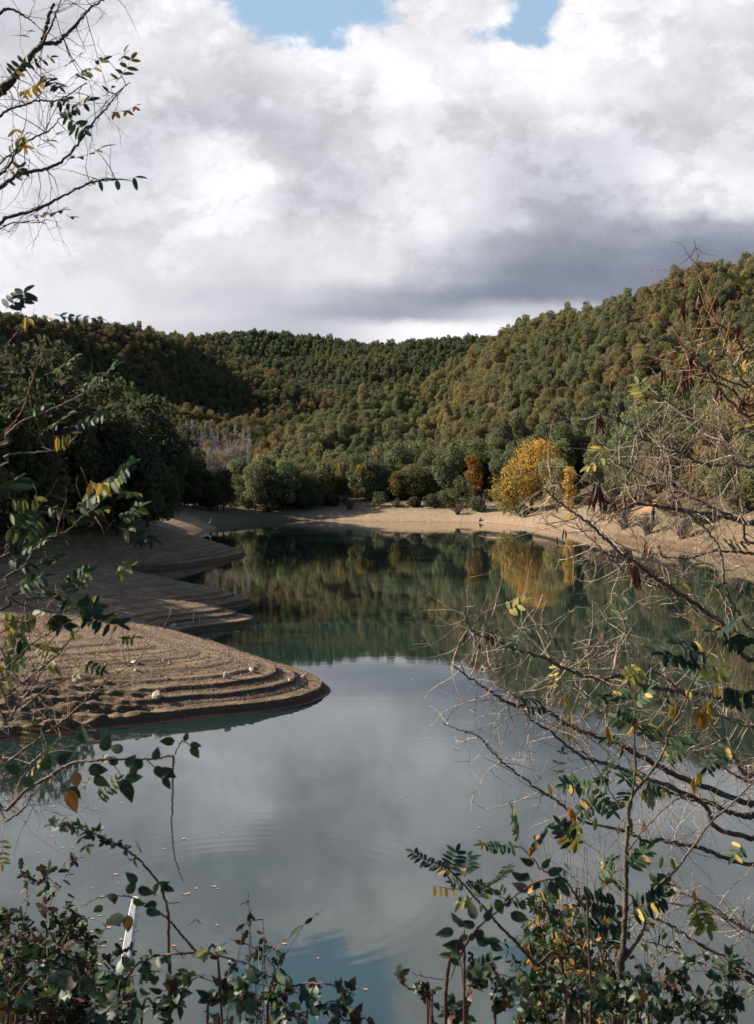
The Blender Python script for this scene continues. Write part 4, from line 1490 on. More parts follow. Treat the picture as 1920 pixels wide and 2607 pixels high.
    def frpx(s, x0, y0, x1, y1, Y, n, Lpx, col, **kw):
        s.frond(P(x0, y0, Y), P(x1, y1, Y + R_.uniform(-.08, .08)), n, Lpx / F * Y, col, **kw)

    def tri(s, p, d, L, col, k=3, nrm=None):
        """a bramble leaf: three broad leaflets"""
        d = d.normalized()
        nrm = nrm or Vector((R_.uniform(-.7, .7), R_.uniform(-1, .1), R_.uniform(-.2, 1)))
        nrm = nrm - d * nrm.dot(d); nrm.normalize(); sd_ = d.cross(nrm)
        st = p + d * L * 0.45
        s.twig.tube([p, p + d * L * .25 + nrm * .003, st], [.0012, .001, .0009], 4, (1.0, .6, .5))
        leaflet(s.leaf, st, d + rv(.15), nrm + rv(.25), L, L * R_.uniform(.62, .8), cj(col), R_.uniform(.05, .22), R_.uniform(0, .3), .07)
        if k > 1:
            for sg in (-1, 1):
                leaflet(s.leaf, st - d * L * .08, d * .35 + sd_ * sg + rv(.25), nrm + rv(.45), L * R_.uniform(.7, .92), L * R_.uniform(.52, .68), cj(col), R_.uniform(.05, .22), R_.uniform(0, .3), .07)

    def bramble_leaves(s, V, n, L, lo=0.05, hi=1.0, rust=0.12, pale=0.05, k=3):
        for i in range(n):
            f = R_.uniform(lo, hi) * (len(V) - 1.001); j = int(f)
            p = V[j].lerp(V[j + 1], f - j)
            d = rv() + Vector((0, -.1, -.05))
            q = R_.random()
            c = C_BR if q < rust else (C_PALE if q < rust + pale else (C_B if R_.random() < .75 else (0.055, 0.085, 0.042)))
            s.tri(p, d, L * R_.uniform(.65, 1.15), c, k if R_.random() < .75 else 1)

    def podpx(s, x, y, Y, n, Lpx, wd=0.13, sway=0.35, tone=(1, 1, 1)):
        """seed pods hanging in a bunch"""
        p = P(x, y, Y); L = Lpx / F * Y
        pod = MB()
        for i in range(n):
            d = Vector((R_.uniform(-sway, sway), R_.uniform(-.3, .3), -1)).normalized()
            b = p + rv(L * .14)
            s.twig.tube([p + Vector((0, 0, L * .1)), b], [.001, .001], 3)
            leaflet(pod, b, d, Vector((R_.uniform(-1, 1), -1, 0)), L * R_.uniform(.7, 1.1), L * wd, cj(tone, .5), .25, R_.uniform(-.25, .3))
        pod.build('pod_bunch', M_pod, s.o, s.base)

    def oak(s, p, d, L, col):
        """small lobed oak leaf"""
        d = d.normalized(); nrm = rv() + Vector((0, -.4, .5)); nrm = nrm - d * nrm.dot(d); nrm.normalize(); sd_ = d.cross(nrm)
        ts = (0, .12, .28, .38, .55, .66, .82, 1.0); ws = (.05, .28, .75, .42, .95, .55, .70, .04)
        pts = []
        for t, w in zip(ts, ws):
            m_ = p + d * L * t - nrm * L * .15 * t * t; e = sd_ * L * .30 * w
            pts += [m_ - e + nrm * L * .06, m_, m_ + e + nrm * L * .06]
        fs = []
        for i in range(len(ts) - 1):
            a = i * 3; fs += [(a, a + 1, a + 4, a + 3), (a + 1, a + 2, a + 5, a + 4)]
        s.leaf.poly(pts, fs, col)

    def oak_leaves(s, V, n, L, lo=.3, hi=1.0, cols=(C_GD, C_G, C_BR, C_YG)):
        for i in range(n):
            f = (R_.uniform(lo, hi)) * (len(V) - 1.001); j = int(f)
            p = V[j].lerp(V[j + 1], f - j)
            s.oak(p, rv() + Vector((0, 0, .25)), L * R_.uniform(.6, 1.15), cj(R_.choice(cols)))

    def done(s, twigmat=None, leafname='foliage', twigname='twigs'):
        if s.twig.f:
            o = s.twig.build(twigname, twigmat or s.bark, s.o, s.base); o['kind'] = 'stuff'
        if s.leaf.f: s.leaf.build(leafname, s.lm, s.o, s.base)


def root(x, y, Y, dx=0.0, dy=0.0):
    p = P(x, y, Y)
    X = p.x + dx; Yy = p.y + dy
    return Vector((X, Yy, gz(X, Yy) - 0.06))


# ---- big bare locust on the bank, reaching in from the right edge
TX, TY = 2.75, 5.9
t = Plant('locust_tree', 'bare thorny locust tree with pale twigs and brown pods leaning over the water', 'tree', (TX, TY, gz(TX, TY) - .1), bark=M_bark)
trunk = t.limb([Vector((TX, TY, gz(TX, TY) - .1)), Vector((TX - .05, TY, 3.4)), Vector((TX + .03, TY + .05, 4.6)), Vector((TX - .03, TY, 6.0)), Vector((TX + .1, TY, 7.6))], .075, .03, 'trunk', sides=10)


def to_trunk(last, side=0):
    """the last stretch of a limb, beyond the picture edge, to the trunk"""
    p = P(*last)
    zt = min(max(p.z - 0.30 - 0.15 * abs(p.z - 4.6), 2.6), 7.2)
    return [P(last[0] + 70, last[1] + 16, last[2] + .05), Vector((TX, TY, zt))]


limbs = [
    # points, r0 (thin end), r1 (thick end), twigs, length, tone
    ([(1505, 1224, 5.0), (1515, 1249, 5), (1533, 1270, 5), (1558, 1285, 5.1), (1586, 1292, 5.1), (1627, 1283, 5.2), (1678, 1290, 5.2), (1754, 1303, 5.3), (1843, 1315, 5.4), (1904, 1333, 5.4)], .003, .013, 26, .34, 0),
    ([(1545, 1168, 5.6), (1566, 1180, 5.6), (1602, 1193, 5.6), (1637, 1208, 5.6), (1663, 1224, 5.6), (1703, 1244, 5.6), (1754, 1264, 5.6), (1792, 1282, 5.6), (1830, 1300, 5.6), (1904, 1328, 5.6)], .0028, .009, 26, .34, 1),
    ([(1525, 1051, 5.3), (1546, 1056, 5.3), (1597, 1081, 5.3), (1627, 1112, 5.3), (1658, 1126, 5.3), (1686, 1127, 5.3), (1716, 1145, 5.4), (1744, 1160, 5.4), (1780, 1178, 5.4), (1818, 1184, 5.5), (1869, 1180, 5.5), (1904, 1190, 5.5)], .0028, .009, 24, .34, 1),
    ([(1682, 1046, 5.2), (1680, 1071, 5.2), (1682, 1127, 5.2), (1687, 1163, 5.2), (1696, 1203, 5.2), (1703, 1241, 5.2), (1716, 1267, 5.2), (1741, 1295, 5.2), (1767, 1320, 5.2), (1805, 1356, 5.2), (1828, 1391, 5.2), (1838, 1427, 5.2), (1848, 1498, 5.2), (1880, 1560, 5.3), (1910, 1600, 5.4)], .0026, .009, 34, .28, 2),
    ([(1828, 1015, 5.0), (1830, 1046, 5.0), (1833, 1096, 5.0), (1846, 1122, 5.0), (1863, 1157, 5.0), (1874, 1183, 5.0), (1881, 1229, 5.0), (1889, 1280, 5.0), (1894, 1330, 5.0), (1903, 1381, 5.1)], .0028, .009, 30, .28, 2),
    ([(1390, 1240, 4.9), (1405, 1262, 4.9), (1440, 1290, 4.9), (1480, 1318, 4.9), (1525, 1356, 4.9), (1551, 1381, 5), (1579, 1409, 5), (1614, 1432, 5), (1652, 1460, 5.1), (1693, 1488, 5.2), (1775, 1542, 5.3), (1830, 1580, 5.3), (1856, 1614, 5.3), (1876, 1642, 5.3), (1904, 1677, 5.4)], .003, .016, 46, .36, 1),
    ([(1462, 1330, 5.4), (1500, 1366, 5.4), (1525, 1391, 5.4), (1563, 1430, 5.4), (1607, 1465, 5.4), (1652, 1488, 5.4), (1700, 1500, 5.4), (1780, 1560, 5.5), (1860, 1600, 5.6), (1904, 1630, 5.6)], .0026, .010, 36, .3, 2),
    ([(1587, 1390, 5.6), (1607, 1397, 5.6), (1642, 1407, 5.6), (1678, 1414, 5.6), (1729, 1421, 5.7), (1775, 1417, 5.7), (1813, 1404, 5.7), (1856, 1404, 5.7), (1904, 1409, 5.8)], .0026, .009, 26, .3, 0),
    ([(1184, 1558, 4.8), (1190, 1585, 4.8), (1208, 1610, 4.8), (1235, 1622, 4.8), (1277, 1635, 4.8), (1308, 1652, 4.8), (1377, 1672, 4.9), (1408, 1688, 4.9), (1447, 1706, 5), (1498, 1723, 5), (1544, 1729, 5.1), (1568, 1720, 5.1), (1619, 1740, 5.2), (1716, 1759, 5.3), (1805, 1769, 5.4), (1856, 1787, 5.4), (1904, 1797, 5.5)], .0028, .015, 60, .34, 1),
    ([(1144, 1688, 5.2), (1165, 1703, 5.2), (1199, 1728, 5.2), (1241, 1755, 5.2), (1283, 1782, 5.2), (1326, 1800, 5.2), (1383, 1808, 5.2), (1423, 1831, 5.2), (1468, 1855, 5.2), (1513, 1873, 5.3), (1568, 1888, 5.3), (1640, 1930, 5.4), (1723, 1975, 5.5), (1813, 2012, 5.5), (1904, 2045, 5.6)], .0026, .019, 54, .32, 0),
    ([(1314, 1773, 5.0), (1332, 1803, 5.0), (1350, 1831, 5.0), (1392, 1855, 5.0), (1435, 1891, 5.0), (1483, 1927, 5.0), (1529, 1940, 5.0), (1568, 1952, 5.1), (1616, 1973, 5.1), (1700, 2000, 5.2), (1794, 2050, 5.3), (1820, 2105, 5.3), (1904, 2133, 5.4)], .0026, .016, 44, .32, 0),
    ([(1129, 1841, 5.3), (1181, 1861, 5.3), (1220, 1876, 5.3), (1253, 1912, 5.3), (1277, 1940, 5.3), (1308, 1964, 5.3), (1362, 2003, 5.3), (1417, 2039, 5.3), (1480, 2088, 5.3), (1571, 2112, 5.4), (1608, 2124, 5.4), (1650, 2144, 5.4), (1677, 2139, 5.4), (1723, 2148, 5.5), (1783, 2160, 5.5), (1838, 2182, 5.6), (1904, 2202, 5.6)], .0022, .014, 44, .30, 0),
    ([(1640, 1985, 5.6), (1723, 2024, 5.6), (1768, 2036, 5.6), (1813, 2045, 5.7), (1844, 2063, 5.7), (1904, 2079, 5.7)], .006, .020, 26, .3, 0),
    ([(1600, 2324, 5.0), (1662, 2336, 5.0), (1711, 2357, 5.0), (1753, 2387, 5.0), (1798, 2415, 5.1), (1844, 2439, 5.1), (1904, 2475, 5.2)], .003, .012, 24, .26, 0),
    ([(1640, 2270, 5.3), (1723, 2274, 5.3), (1783, 2291, 5.3), (1829, 2318, 5.3), (1889, 2357, 5.4), (1910, 2370, 5.4)], .0022, .008, 20, .26, 2),
    ([(1689, 2294, 5.1), (1747, 2306, 5.1), (1813, 2321, 5.1), (1874, 2351, 5.1), (1910, 2372, 5.2)], .002, .008, 14, .24, 2),
    ([(1600, 2385, 5.3), (1668, 2403, 5.3), (1723, 2427, 5.3), (1783, 2451, 5.3), (1874, 2487, 5.4), (1910, 2500, 5.4)], .002, .010, 16, .24, 2),
    ([(1768, 609, 5.2), (1776, 660, 5.2), (1777, 706, 5.2), (1786, 751, 5.2), (1807, 800, 5.2), (1835, 830, 5.2), (1874, 863, 5.3), (1904, 900, 5.4)], .0012, .009, 26, .24, 3),
    ([(1668, 797, 5.0), (1711, 842, 5.0), (1735, 880, 5.0), (1762, 905, 5.0), (1790, 930, 5.1), (1830, 960, 5.2), (1904, 985, 5.3)], .0016, .006, 22, .24, 3),
    ([(1689, 894, 5.4), (1711, 927, 5.4), (1747, 942, 5.4), (1783, 957, 5.4), (1820, 972, 5.5), (1859, 990, 5.5), (1904, 1032, 5.5)], .0022, .010, 26, .26, 3),
    ([(1753, 857, 5.1), (1762, 891, 5.1), (1771, 921, 5.1), (1795, 936, 5.1), (1813, 963, 5.1), (1850, 1010, 5.2), (1904, 1060, 5.3)], .002, .008, 22, .26, 3),
    ([(1786, 854, 5.3), (1801, 885, 5.3), (1844, 894, 5.3), (1868, 933, 5.3), (1904, 980, 5.4)], .002, .008, 24, .24, 2),
    ([(1671, 996, 5.6), (1698, 1021, 5.6), (1723, 1036, 5.6), (1747, 1063, 5.6), (1783, 1081, 5.6), (1820, 1109, 5.7), (1870, 1140, 5.7), (1904, 1165, 5.7)], .0022, .008, 22, .26, 2),
    ([(1437, 1660, 5.7), (1500, 1790, 5.7), (1560, 1830, 5.7), (1640, 1870, 5.7), (1720, 1900, 5.7), (1800, 1930, 5.8), (1904, 1990, 5.8)], .0022, .010, 46, .30, 2),
    ([(1583, 1560, 5.3), (1600, 1620, 5.3), (1640, 1690, 5.3), (1700, 1730, 5.3), (1780, 1800, 5.4), (1904, 1850, 5.5)], .0022, .010, 50, .30, 2),
    ([(1800, 1830, 5.5), (1840, 1880, 5.5), (1870, 1930, 5.5), (1904, 1975, 5.6)], .004, .012, 24, .28, 2),
]
TONES = [(0.62, 0.60, 0.60), (0.85, 0.82, 0.80), (1.5, 1.42, 1.32), (1.15, 0.85, 0.62)]
for pts, r0, r1, nt_, L, tn in limbs:
    V = t.limb(pts + to_trunk(pts[-1]), r0 * .9, r1 * .85, tone=TONES[tn], wig=.009)
    t.twigs(V, int(nt_ * (1.4 if tn != 3 else .55)), L, .0025, 0.0, 0.80, bias=Vector((-0.35, 0, .30)), depth=2, tone=(1.5, 1.38, 1.25) if tn != 3 else (1.2, .75, .45), leafy=0.010)
    t.thorns(V, 14)
# upright orange shoots high on the tree
for x, y, x2, y2 in ((1780, 860, 1860, 680), (1690, 890, 1640, 770), (1750, 850, 1715, 780), (1800, 850, 1880, 760), (1830, 930, 1890, 720), (1745, 930, 1800, 740), (1850, 870, 1800, 720), (1720, 840, 1672, 796), (1860, 900, 1905, 800), (1775, 880, 1905, 815)):
    a = P(x, y, 5.2); b = P(x2, y2, 5.1)
    t.twig.tube([a, a.lerp(b, .5) + rv(.02), b], [.0026, .0018, .0007], 4, (1.5, .72, .30))
# foliage and pods of the locust
for x, y, Y, n, L in ((1525, 1060, 5.2, 9, 52), (1520, 1235, 4.9, 12, 60), (1537, 1270, 5, 6, 46), (1560, 1270, 5, 4, 44), (1250, 1600, 4.8, 7, 44), (1190, 1615, 4.8, 2, 34), (1225, 1640, 4.8, 3, 34), (1615, 1440, 4.9, 9, 62),
                      (1228, 1695, 4.9, 1, 26), (1590, 1265, 5, 3, 40), (1740, 760, 5.1, 4, 55), (1780, 745, 5.1, 3, 40), (1690, 935, 5.3, 3, 46), (1745, 945, 5.3, 6, 60), (1800, 925, 5.2, 5, 50), (1765, 900, 5.2, 6, 50),
                      (1435, 1345, 4.9, 2, 34), (1570, 1055, 5.3, 4, 40), (1600, 1400, 5.2, 3, 44), (1650, 1380, 5.4, 2, 40), (1665, 1290, 5.2, 2, 42), (1880, 830, 5.3, 5, 50), (1830, 990, 5.3, 4, 46), (1890, 1010, 5.3, 3, 46),
                      (1585, 1900, 5, 2, 46), (1760, 1180, 5.3, 2, 40), (1678, 1390, 5.3, 2, 38), (1415, 1620, 5, 2, 30), (1400, 1640, 5, 1, 26)):
    t.podpx(x, y, Y, n, L, tone=(1.4, 1.1, 1.0) if R_.random() < .4 else (.8, .8, .8), wd=.15)
for a in ((1520, 1000, 1560, 1035, C_G), (1545, 1165, 1500, 1190, C_YG), (1545, 1125, 1525, 1150, C_YG), (1640, 1010, 1625, 980, C_YG), (1725, 900, 1700, 870, C_G), (1750, 880, 1735, 905, C_YG), (1870, 720, 1880, 705, C_YG), (1845, 915, 1800, 905, C_G),
          (1870, 950, 1895, 935, C_YG), (1885, 1070, 1905, 1100, C_G), (1845, 1380, 1885, 1385, C_G), (1760, 1430, 1800, 1440, C_G), (1700, 1490, 1790, 1470, C_G), (1290, 1555, 1330, 1535, C_YG), (1560, 1515, 1585, 1520, C_PALE), (1690, 1800, 1770, 1740, C_G)):
    t.frpx(a[0], a[1], a[2], a[3], 5.1, 4, 30, a[4], mix=.3, sparse=.3)
# green and yellow leaf sprays inside the twigs
for x0, y0, x1, y1, n, c, mx_ in ((1614, 1756, 1541, 1785, 7, C_G, .1), (1640, 1700, 1600, 1730, 5, C_YG, .3), (1602, 1891, 1543, 1880, 6, C_G, .1), (1690, 1850, 1640, 1870, 5, C_G, .3), (1390, 1795, 1340, 1800, 4, C_GD, .2), (1560, 1760, 1500, 1790, 5, C_G, .2),
                            (1745, 1895, 1700, 1930, 5, C_G, .2), (1640, 1960, 1590, 1990, 6, C_G, .2), (1560, 1990, 1480, 2010, 7, C_G, .1), (1860, 1890, 1800, 1960, 6, C_GD, .1), (1560, 1930, 1530, 1990, 6, C_G, .1), (1500, 2010, 1560, 2070, 6, C_G, .2), (1480, 1990, 1440, 2000, 5, C_G, .2),
                            (1520, 2040, 1480, 2070, 5, C_G, .2), (1600, 2010, 1570, 2060, 6, C_G, .1), (1480, 2100, 1440, 2120, 5, C_GD, .1), (1890, 2150, 1870, 2180, 3, C_G, .3)):
    t.frpx(x0, y0, x1, y1, 4.7, n, 30, c, mix=mx_)
for x, y, n, L, c in ((1749, 1775, 3, 62, C_PALE), (1735, 1790, 2, 50, C_Y), (1805, 1790, 4, 46, C_Y), (1790, 1810, 2, 50, C_O), (1715, 1800, 4, 32, C_Y), (1780, 1810, 3, 34, C_Y), (1690, 1835, 2, 30, C_Y), (1545, 1850, 1, 46, C_O), (1618, 1830, 1, 36, C_O), (1440, 1775, 1, 34, C_O), (1455, 1820, 2, 26, C_Y),
                      (1763, 1985, 3, 34, C_Y), (1785, 1970, 2, 34, C_Y), (1668, 2010, 3, 48, C_PALE), (1640, 2010, 3, 32, C_YG), (1450, 2055, 2, 36, C_O), (1466, 2070, 1, 30, C_O), (1510, 2085, 1, 34, C_YG), (1570, 2103, 1, 22, C_O), (1612, 2085, 2, 34, C_YG), (1645, 2090, 1, 28, C_O), (1400, 2000, 1, 30, C_Y), (1820, 1745, 2, 30, C_Y),
                      (1683, 2180, 1, 34, C_YG), (1700, 2190, 1, 34, C_YG), (1555, 2230, 1, 26, C_Y), (1760, 2260, 1, 30, C_O), (1475, 1790, 1, 30, C_YG)):
    for k in range(n):
        p = P(x + R_.uniform(-12, 12), y + R_.uniform(-8, 8), 4.6)
        t.twig.tube([p + Vector((R_.uniform(-.02, .02), 0, .03)), p], [.0008, .0008], 3)
        leaflet(t.leaf, p, Vector((R_.uniform(-.25, .25), R_.uniform(-.2, .2), -1)), Vector((R_.uniform(-.6, .6), -1, 0)), L / F * 4.6, L / F * 4.6 * .33, cj(c), .2, R_.uniform(-.1, .2))
t.done(M_twig)

# ---- locust branches reaching in from the upper left
LX, LY = -2.35, 5.2
t = Plant('locust_tree', 'dark locust branches with green and yellow leaflets against the clouds', 'tree', (LX, LY, gz(LX, LY) - .1))
t.limb([Vector((LX, LY, gz(LX, LY) - .1)), Vector((LX - .08, LY, 3.6)), Vector((LX, LY, 4.8)), Vector((LX - .06, LY, 6.0)), Vector((LX + .04, LY, 7.4))], .07, .035, 'trunk', sides=10)


def ltr(last, dz_=-.25):
    p = P(*last)
    return [P(last[0] - 60, last[1] + 45, last[2]), Vector((LX, LY, p.z + dz_ - .15))]


TD = (0.55, 0.55, 0.58)
ll = [
    ([(137, 8, 4.6), (125, 41, 4.6), (116, 76, 4.6), (105, 113, 4.6), (87, 134, 4.6), (58, 169, 4.6), (16, 215, 4.7)], .006, .017, 10, .3),
    ([(290, -20, 4.6), (246, 10, 4.6), (227, 23, 4.6), (203, 52, 4.6), (168, 87, 4.6), (145, 110, 4.6), (105, 113, 4.6), (60, 165, 4.7), (16, 222, 4.7)], .003, .012, 16, .3),
    ([(150, 10, 4.5), (134, 58, 4.5), (105, 113, 4.6), (60, 170, 4.7), (16, 230, 4.7)], .003, .008, 8, .25),
    ([(221, 211, 4.8), (180, 238, 4.8), (145, 256, 4.8), (99, 256, 4.8), (58, 270, 4.8), (16, 282, 4.8)], .002, .006, 14, .28),
    ([(331, 210, 4.5), (302, 232, 4.5), (279, 267, 4.5), (244, 302, 4.5), (203, 360, 4.5), (163, 407, 4.5), (116, 430, 4.5), (52, 442, 4.5), (16, 465, 4.5)], .0016, .009, 18, .3),
    ([(151, 302, 4.7), (128, 331, 4.7), (87, 349, 4.7), (46, 378, 4.7), (16, 430, 4.7)], .002, .007, 14, .28),
    ([(343, 460, 4.4), (279, 456, 4.4), (232, 465, 4.4), (192, 482, 4.4), (139, 511, 4.4), (76, 540, 4.4), (16, 555, 4.4)], .0012, .008, 12, .24),
    ([(120, 568, 4.7), (81, 566, 4.7), (16, 572, 4.7)], .0014, .004, 6, .2),
    ([(90, 60, 4.7), (60, 40, 4.7), (16, 24, 4.7)], .002, .008, 6, .25),
    ([(60, 330, 4.8), (40, 380, 4.8), (16, 400, 4.8)], .0016, .005, 8, .26),
]
for pts, r0, r1, n, L in ll:
    V = t.limb(pts + ltr(pts[-1]), r0, r1, tone=TD, wig=.006)
    t.twigs(V, n, L, .0020, 0.0, .75, bias=Vector((.3, 0, .25)), depth=2, tone=(.55, .48, .45))
    t.thorns(V, 10)
fr = [(190, 200, 262, 160, 7, 30, C_G, 0), (50, 235, 105, 210, 5, 26, C_Y, .6), (105, 185, 150, 225, 6, 28, C_G, 0), (140, 290, 228, 262, 8, 30, C_GD, 0), (165, 285, 215, 335, 5, 32, C_G, .2), (170, 405, 264, 380, 6, 34, C_GD, 0),
      (85, 548, 160, 540, 6, 26, C_GD, 0), (170, 545, 182, 556, 1, 24, C_G, 0), (235, 455, 345, 458, 3, 34, C_G, .5), (185, 482, 235, 468, 5, 24, C_G, 0), (295, 210, 335, 155, 4, 30, C_YG, 0), (305, 165, 318, 135, 1, 34, C_G, 0), (262, 245, 285, 228, 1, 28, C_GD, 0),
      (283, 285, 303, 285, 1, 28, C_Y, .5), (318, 282, 345, 272, 2, 22, C_O, .5), (95, 372, 150, 345, 3, 26, C_YG, 0), (35, 320, 60, 375, 3, 26, C_Y, .3), (42, 90, 78, 85, 2, 30, C_YG, 0), (25, 195, 60, 160, 4, 26, C_G, .2), (18, 465, 52, 430, 3, 24, C_G, .2),
      (60, 160, 130, 150, 4, 24, C_G, .2), (170, 165, 200, 145, 2, 24, C_GD, 0), (128, 255, 170, 255, 3, 24, C_G, .3), (20, 375, 60, 350, 3, 26, C_YG, .4), (35, 420, 60, 440, 3, 24, C_G, .2)]
for x0, y0, x1, y1, n, L, c, h in fr:
    t.frpx(x0, y0, x1, y1, 4.5, n, L, c, hang=h, mix=.12, mcol=C_Y, sparse=.1)
t.done()

# ---- leafy locust sapling at the left edge
SX, SY = -1.75, 3.55
t = Plant('locust_sapling', 'leafy locust sapling with blue-green leaflets at the edge of the shaded wood', 'plant', (SX, SY, gz(SX, SY) - .1), bark=M_bark)
t.limb([Vector((SX, SY, gz(SX, SY) - .1)), Vector((SX + .03, SY, 4.0)), Vector((SX - .03, SY, 5.0)), Vector((SX, SY, 5.9))], .022, .008, 'stem', sides=8, tone=(1.3, 1.3, 1.3))


def lst(last):
    p = P(*last)
    return [P(last[0] - 50, last[1] + 40, last[2]), Vector((SX, SY, max(3.2, p.z - .18)))]


for pts, r0, r1, tn in (
    ([(235, 975, 3.7), (221, 996, 3.7), (174, 1022, 3.7), (116, 1049, 3.7), (58, 1072, 3.7), (16, 1107, 3.7)], .0015, .004, (3, 2.9, 2.8)),
    ([(197, 1107, 3.7), (174, 1130, 3.7), (139, 1147, 3.7), (87, 1153, 3.7), (16, 1159, 3.7)], .0014, .004, (3.2, 3.1, 3)),
    ([(116, 863, 3.8), (93, 932, 3.8), (76, 990, 3.8), (55, 1049, 3.8), (16, 1100, 3.8)], .0012, .0035, (3.4, 1.9, 1.2)),
    ([(327, 1207, 3.4), (290, 1240, 3.4), (245, 1290, 3.4), (206, 1318, 3.4), (179, 1345, 3.4), (145, 1364, 3.4), (116, 1381, 3.4), (85, 1400, 3.4), (65, 1439, 3.4), (16, 1470, 3.4)], .0012, .004, (1.6, 1.5, 1.4)),
    ([(104, 1340, 3.5), (73, 1366, 3.5), (17, 1388, 3.5)], .0012, .003, (2.5, 2.3, 2.1)),
    ([(200, 1545, 3.3), (145, 1558, 3.3), (90, 1550, 3.3), (48, 1536, 3.3), (17, 1521, 3.3)], .0012, .004, (1.2, 1.1, 1)),
    ([(184, 1497, 3.3), (150, 1512, 3.3), (121, 1536, 3.3), (97, 1565, 3.3), (60, 1585, 3.3), (16, 1580, 3.3)], .0012, .003, (2.2, 1.6, 1.0)),
    ([(300, 1375, 3.4), (240, 1384, 3.4), (190, 1380, 3.4), (150, 1366, 3.4), (104, 1375, 3.4)], .001, .0025, (1, .9, .8)),
    ([(60, 820, 3.8), (40, 850, 3.8), (16, 880, 3.8)], .0012, .003, (2, 2, 2)),
    ([(220, 1560, 3.4), (150, 1600, 3.4), (80, 1640, 3.4), (16, 1700, 3.4)], .001, .003, (1.6, 1.4, 1.2)),
):
    tn = tuple(q * .42 for q in tn)
    V = t.limb(pts + (lst(pts[-1]) if pts[-1][0] < 50 else []), r0, r1, tone=tn, wig=.004)
    t.twigs(V, 6, .16, .0011, 0, .8, bias=Vector((.25, 0, .5)), depth=1, tone=(1.0, .75, .55))
fr = [(16, 785, 62, 748, 4, 40, C_GD, .1), (70, 735, 60, 765, 1, 40, C_GD, 0), (140, 800, 240, 815, 5, 36, C_G, 0), (52, 792, 72, 815, 1, 34, C_Y, 1), (120, 805, 128, 812, 0, 26, C_Y, 1), (155, 805, 162, 815, 0, 28, C_Y, 1), (115, 955, 190, 915, 6, 26, C_G, 0), (195, 995, 290, 940, 7, 34, C_G, 0),
      (60, 1048, 112, 1035, 5, 28, C_G, .2), (110, 1095, 172, 1062, 6, 34, C_GD, 0), (160, 1090, 292, 1048, 9, 32, C_GD, .1), (140, 1112, 178, 1106, 3, 34, C_Y, 1), (20, 1060, 50, 1030, 3, 26, C_G, 0), (210, 1010, 225, 965, 3, 26, C_G, 0),
      (200, 1284, 327, 1197, 12, 40, C_G, .15), (190, 1300, 260, 1240, 8, 40, C_GD, .3), (305, 1323, 356, 1294, 6, 36, C_G, 0), (303, 1342, 387, 1378, 8, 34, C_GD, .1), (25, 1268, 90, 1274, 5, 38, C_YG, .8), (16, 1305, 95, 1308, 7, 38, C_G, .4), (104, 1304, 72, 1358, 6, 44, C_G, 0),
      (118, 1287, 172, 1306, 5, 32, C_G, .3), (165, 1311, 256, 1300, 7, 38, C_G, .5), (255, 1290, 268, 1300, 0, 40, C_Y, .9), (230, 1225, 262, 1235, 2, 40, C_Y, .6), (16, 1245, 40, 1225, 2, 60, C_GD, .3), (55, 1395, 120, 1375, 5, 34, C_G, .1), (310, 1345, 330, 1350, 1, 36, C_PALE, .9),
      (270, 1230, 340, 1265, 4, 34, C_G, .1), (40, 1490, 112, 1472, 6, 34, C_G, .1), (150, 1497, 218, 1462, 8, 36, C_G, .1), (110, 1500, 148, 1522, 4, 34, C_G, .1), (170, 1520, 190, 1540, 3, 36, C_GD, 0), (190, 1545, 240, 1546, 6, 38, C_G, 0), (40, 1562, 84, 1564, 4, 48, C_PALE, 1.0),
      (211, 1560, 303, 1598, 8, 38, C_GD, .1), (16, 1562, 36, 1570, 3, 46, C_Y, 1), (128, 1565, 160, 1590, 5, 36, C_GD, .4), (60, 1530, 110, 1515, 6, 30, C_G, 0), (16, 1520, 60, 1510, 5, 34, C_GD, 0), (300, 1622, 345, 1625, 5, 24, C_YG, .3), (295, 1460, 330, 1442, 4, 28, C_YG, .2),
      (90, 1440, 140, 1420, 5, 34, C_GD, .1), (20, 1600, 60, 1640, 5, 40, C_GD, .2), (80, 1640, 130, 1660, 5, 30, C_YG, .3), (16, 1660, 50, 1690, 4, 34, C_G, .2), (180, 1600, 190, 1612, 2, 24, C_Y, .4), (215, 1690, 260, 1710, 4, 22, C_GD, 0), (100, 1690, 140, 1700, 3, 34, C_YG, .2), (20, 1420, 70, 1440, 5, 36, C_GD, .1), (20, 1340, 60, 1370, 5, 36, C_GD, .1)]
for x0, y0, x1, y1, n, L, c, h in fr:
    t.frpx(x0, y0, x1, y1, 3.45, n, L, c, hang=h, mix=.10, mcol=C_YG, sparse=.05)
# bent dark shoots seen against the shade
for q in ((430, 790, 1290, 700, 1215), (605, 490, 0, 0, 0),):
    pass
for x0, y0, x1, y1 in ((100, 1290, 147, 1220), (208, 1275, 198, 1210), (90, 1268, 84, 1230), (225, 1240, 206, 1190), (242, 1315, 268, 1370), (165, 1370, 193, 1397), (115, 1405, 125, 1440)):
    a = P(x0, y0, 3.4); b = P(x1, y1, 3.4)
    t.twig.tube([a, a.lerp(b, .5) + rv(.012), b], [.002, .0016, .0008], 4, (.9, .7, .5))
t.done(M_bark)

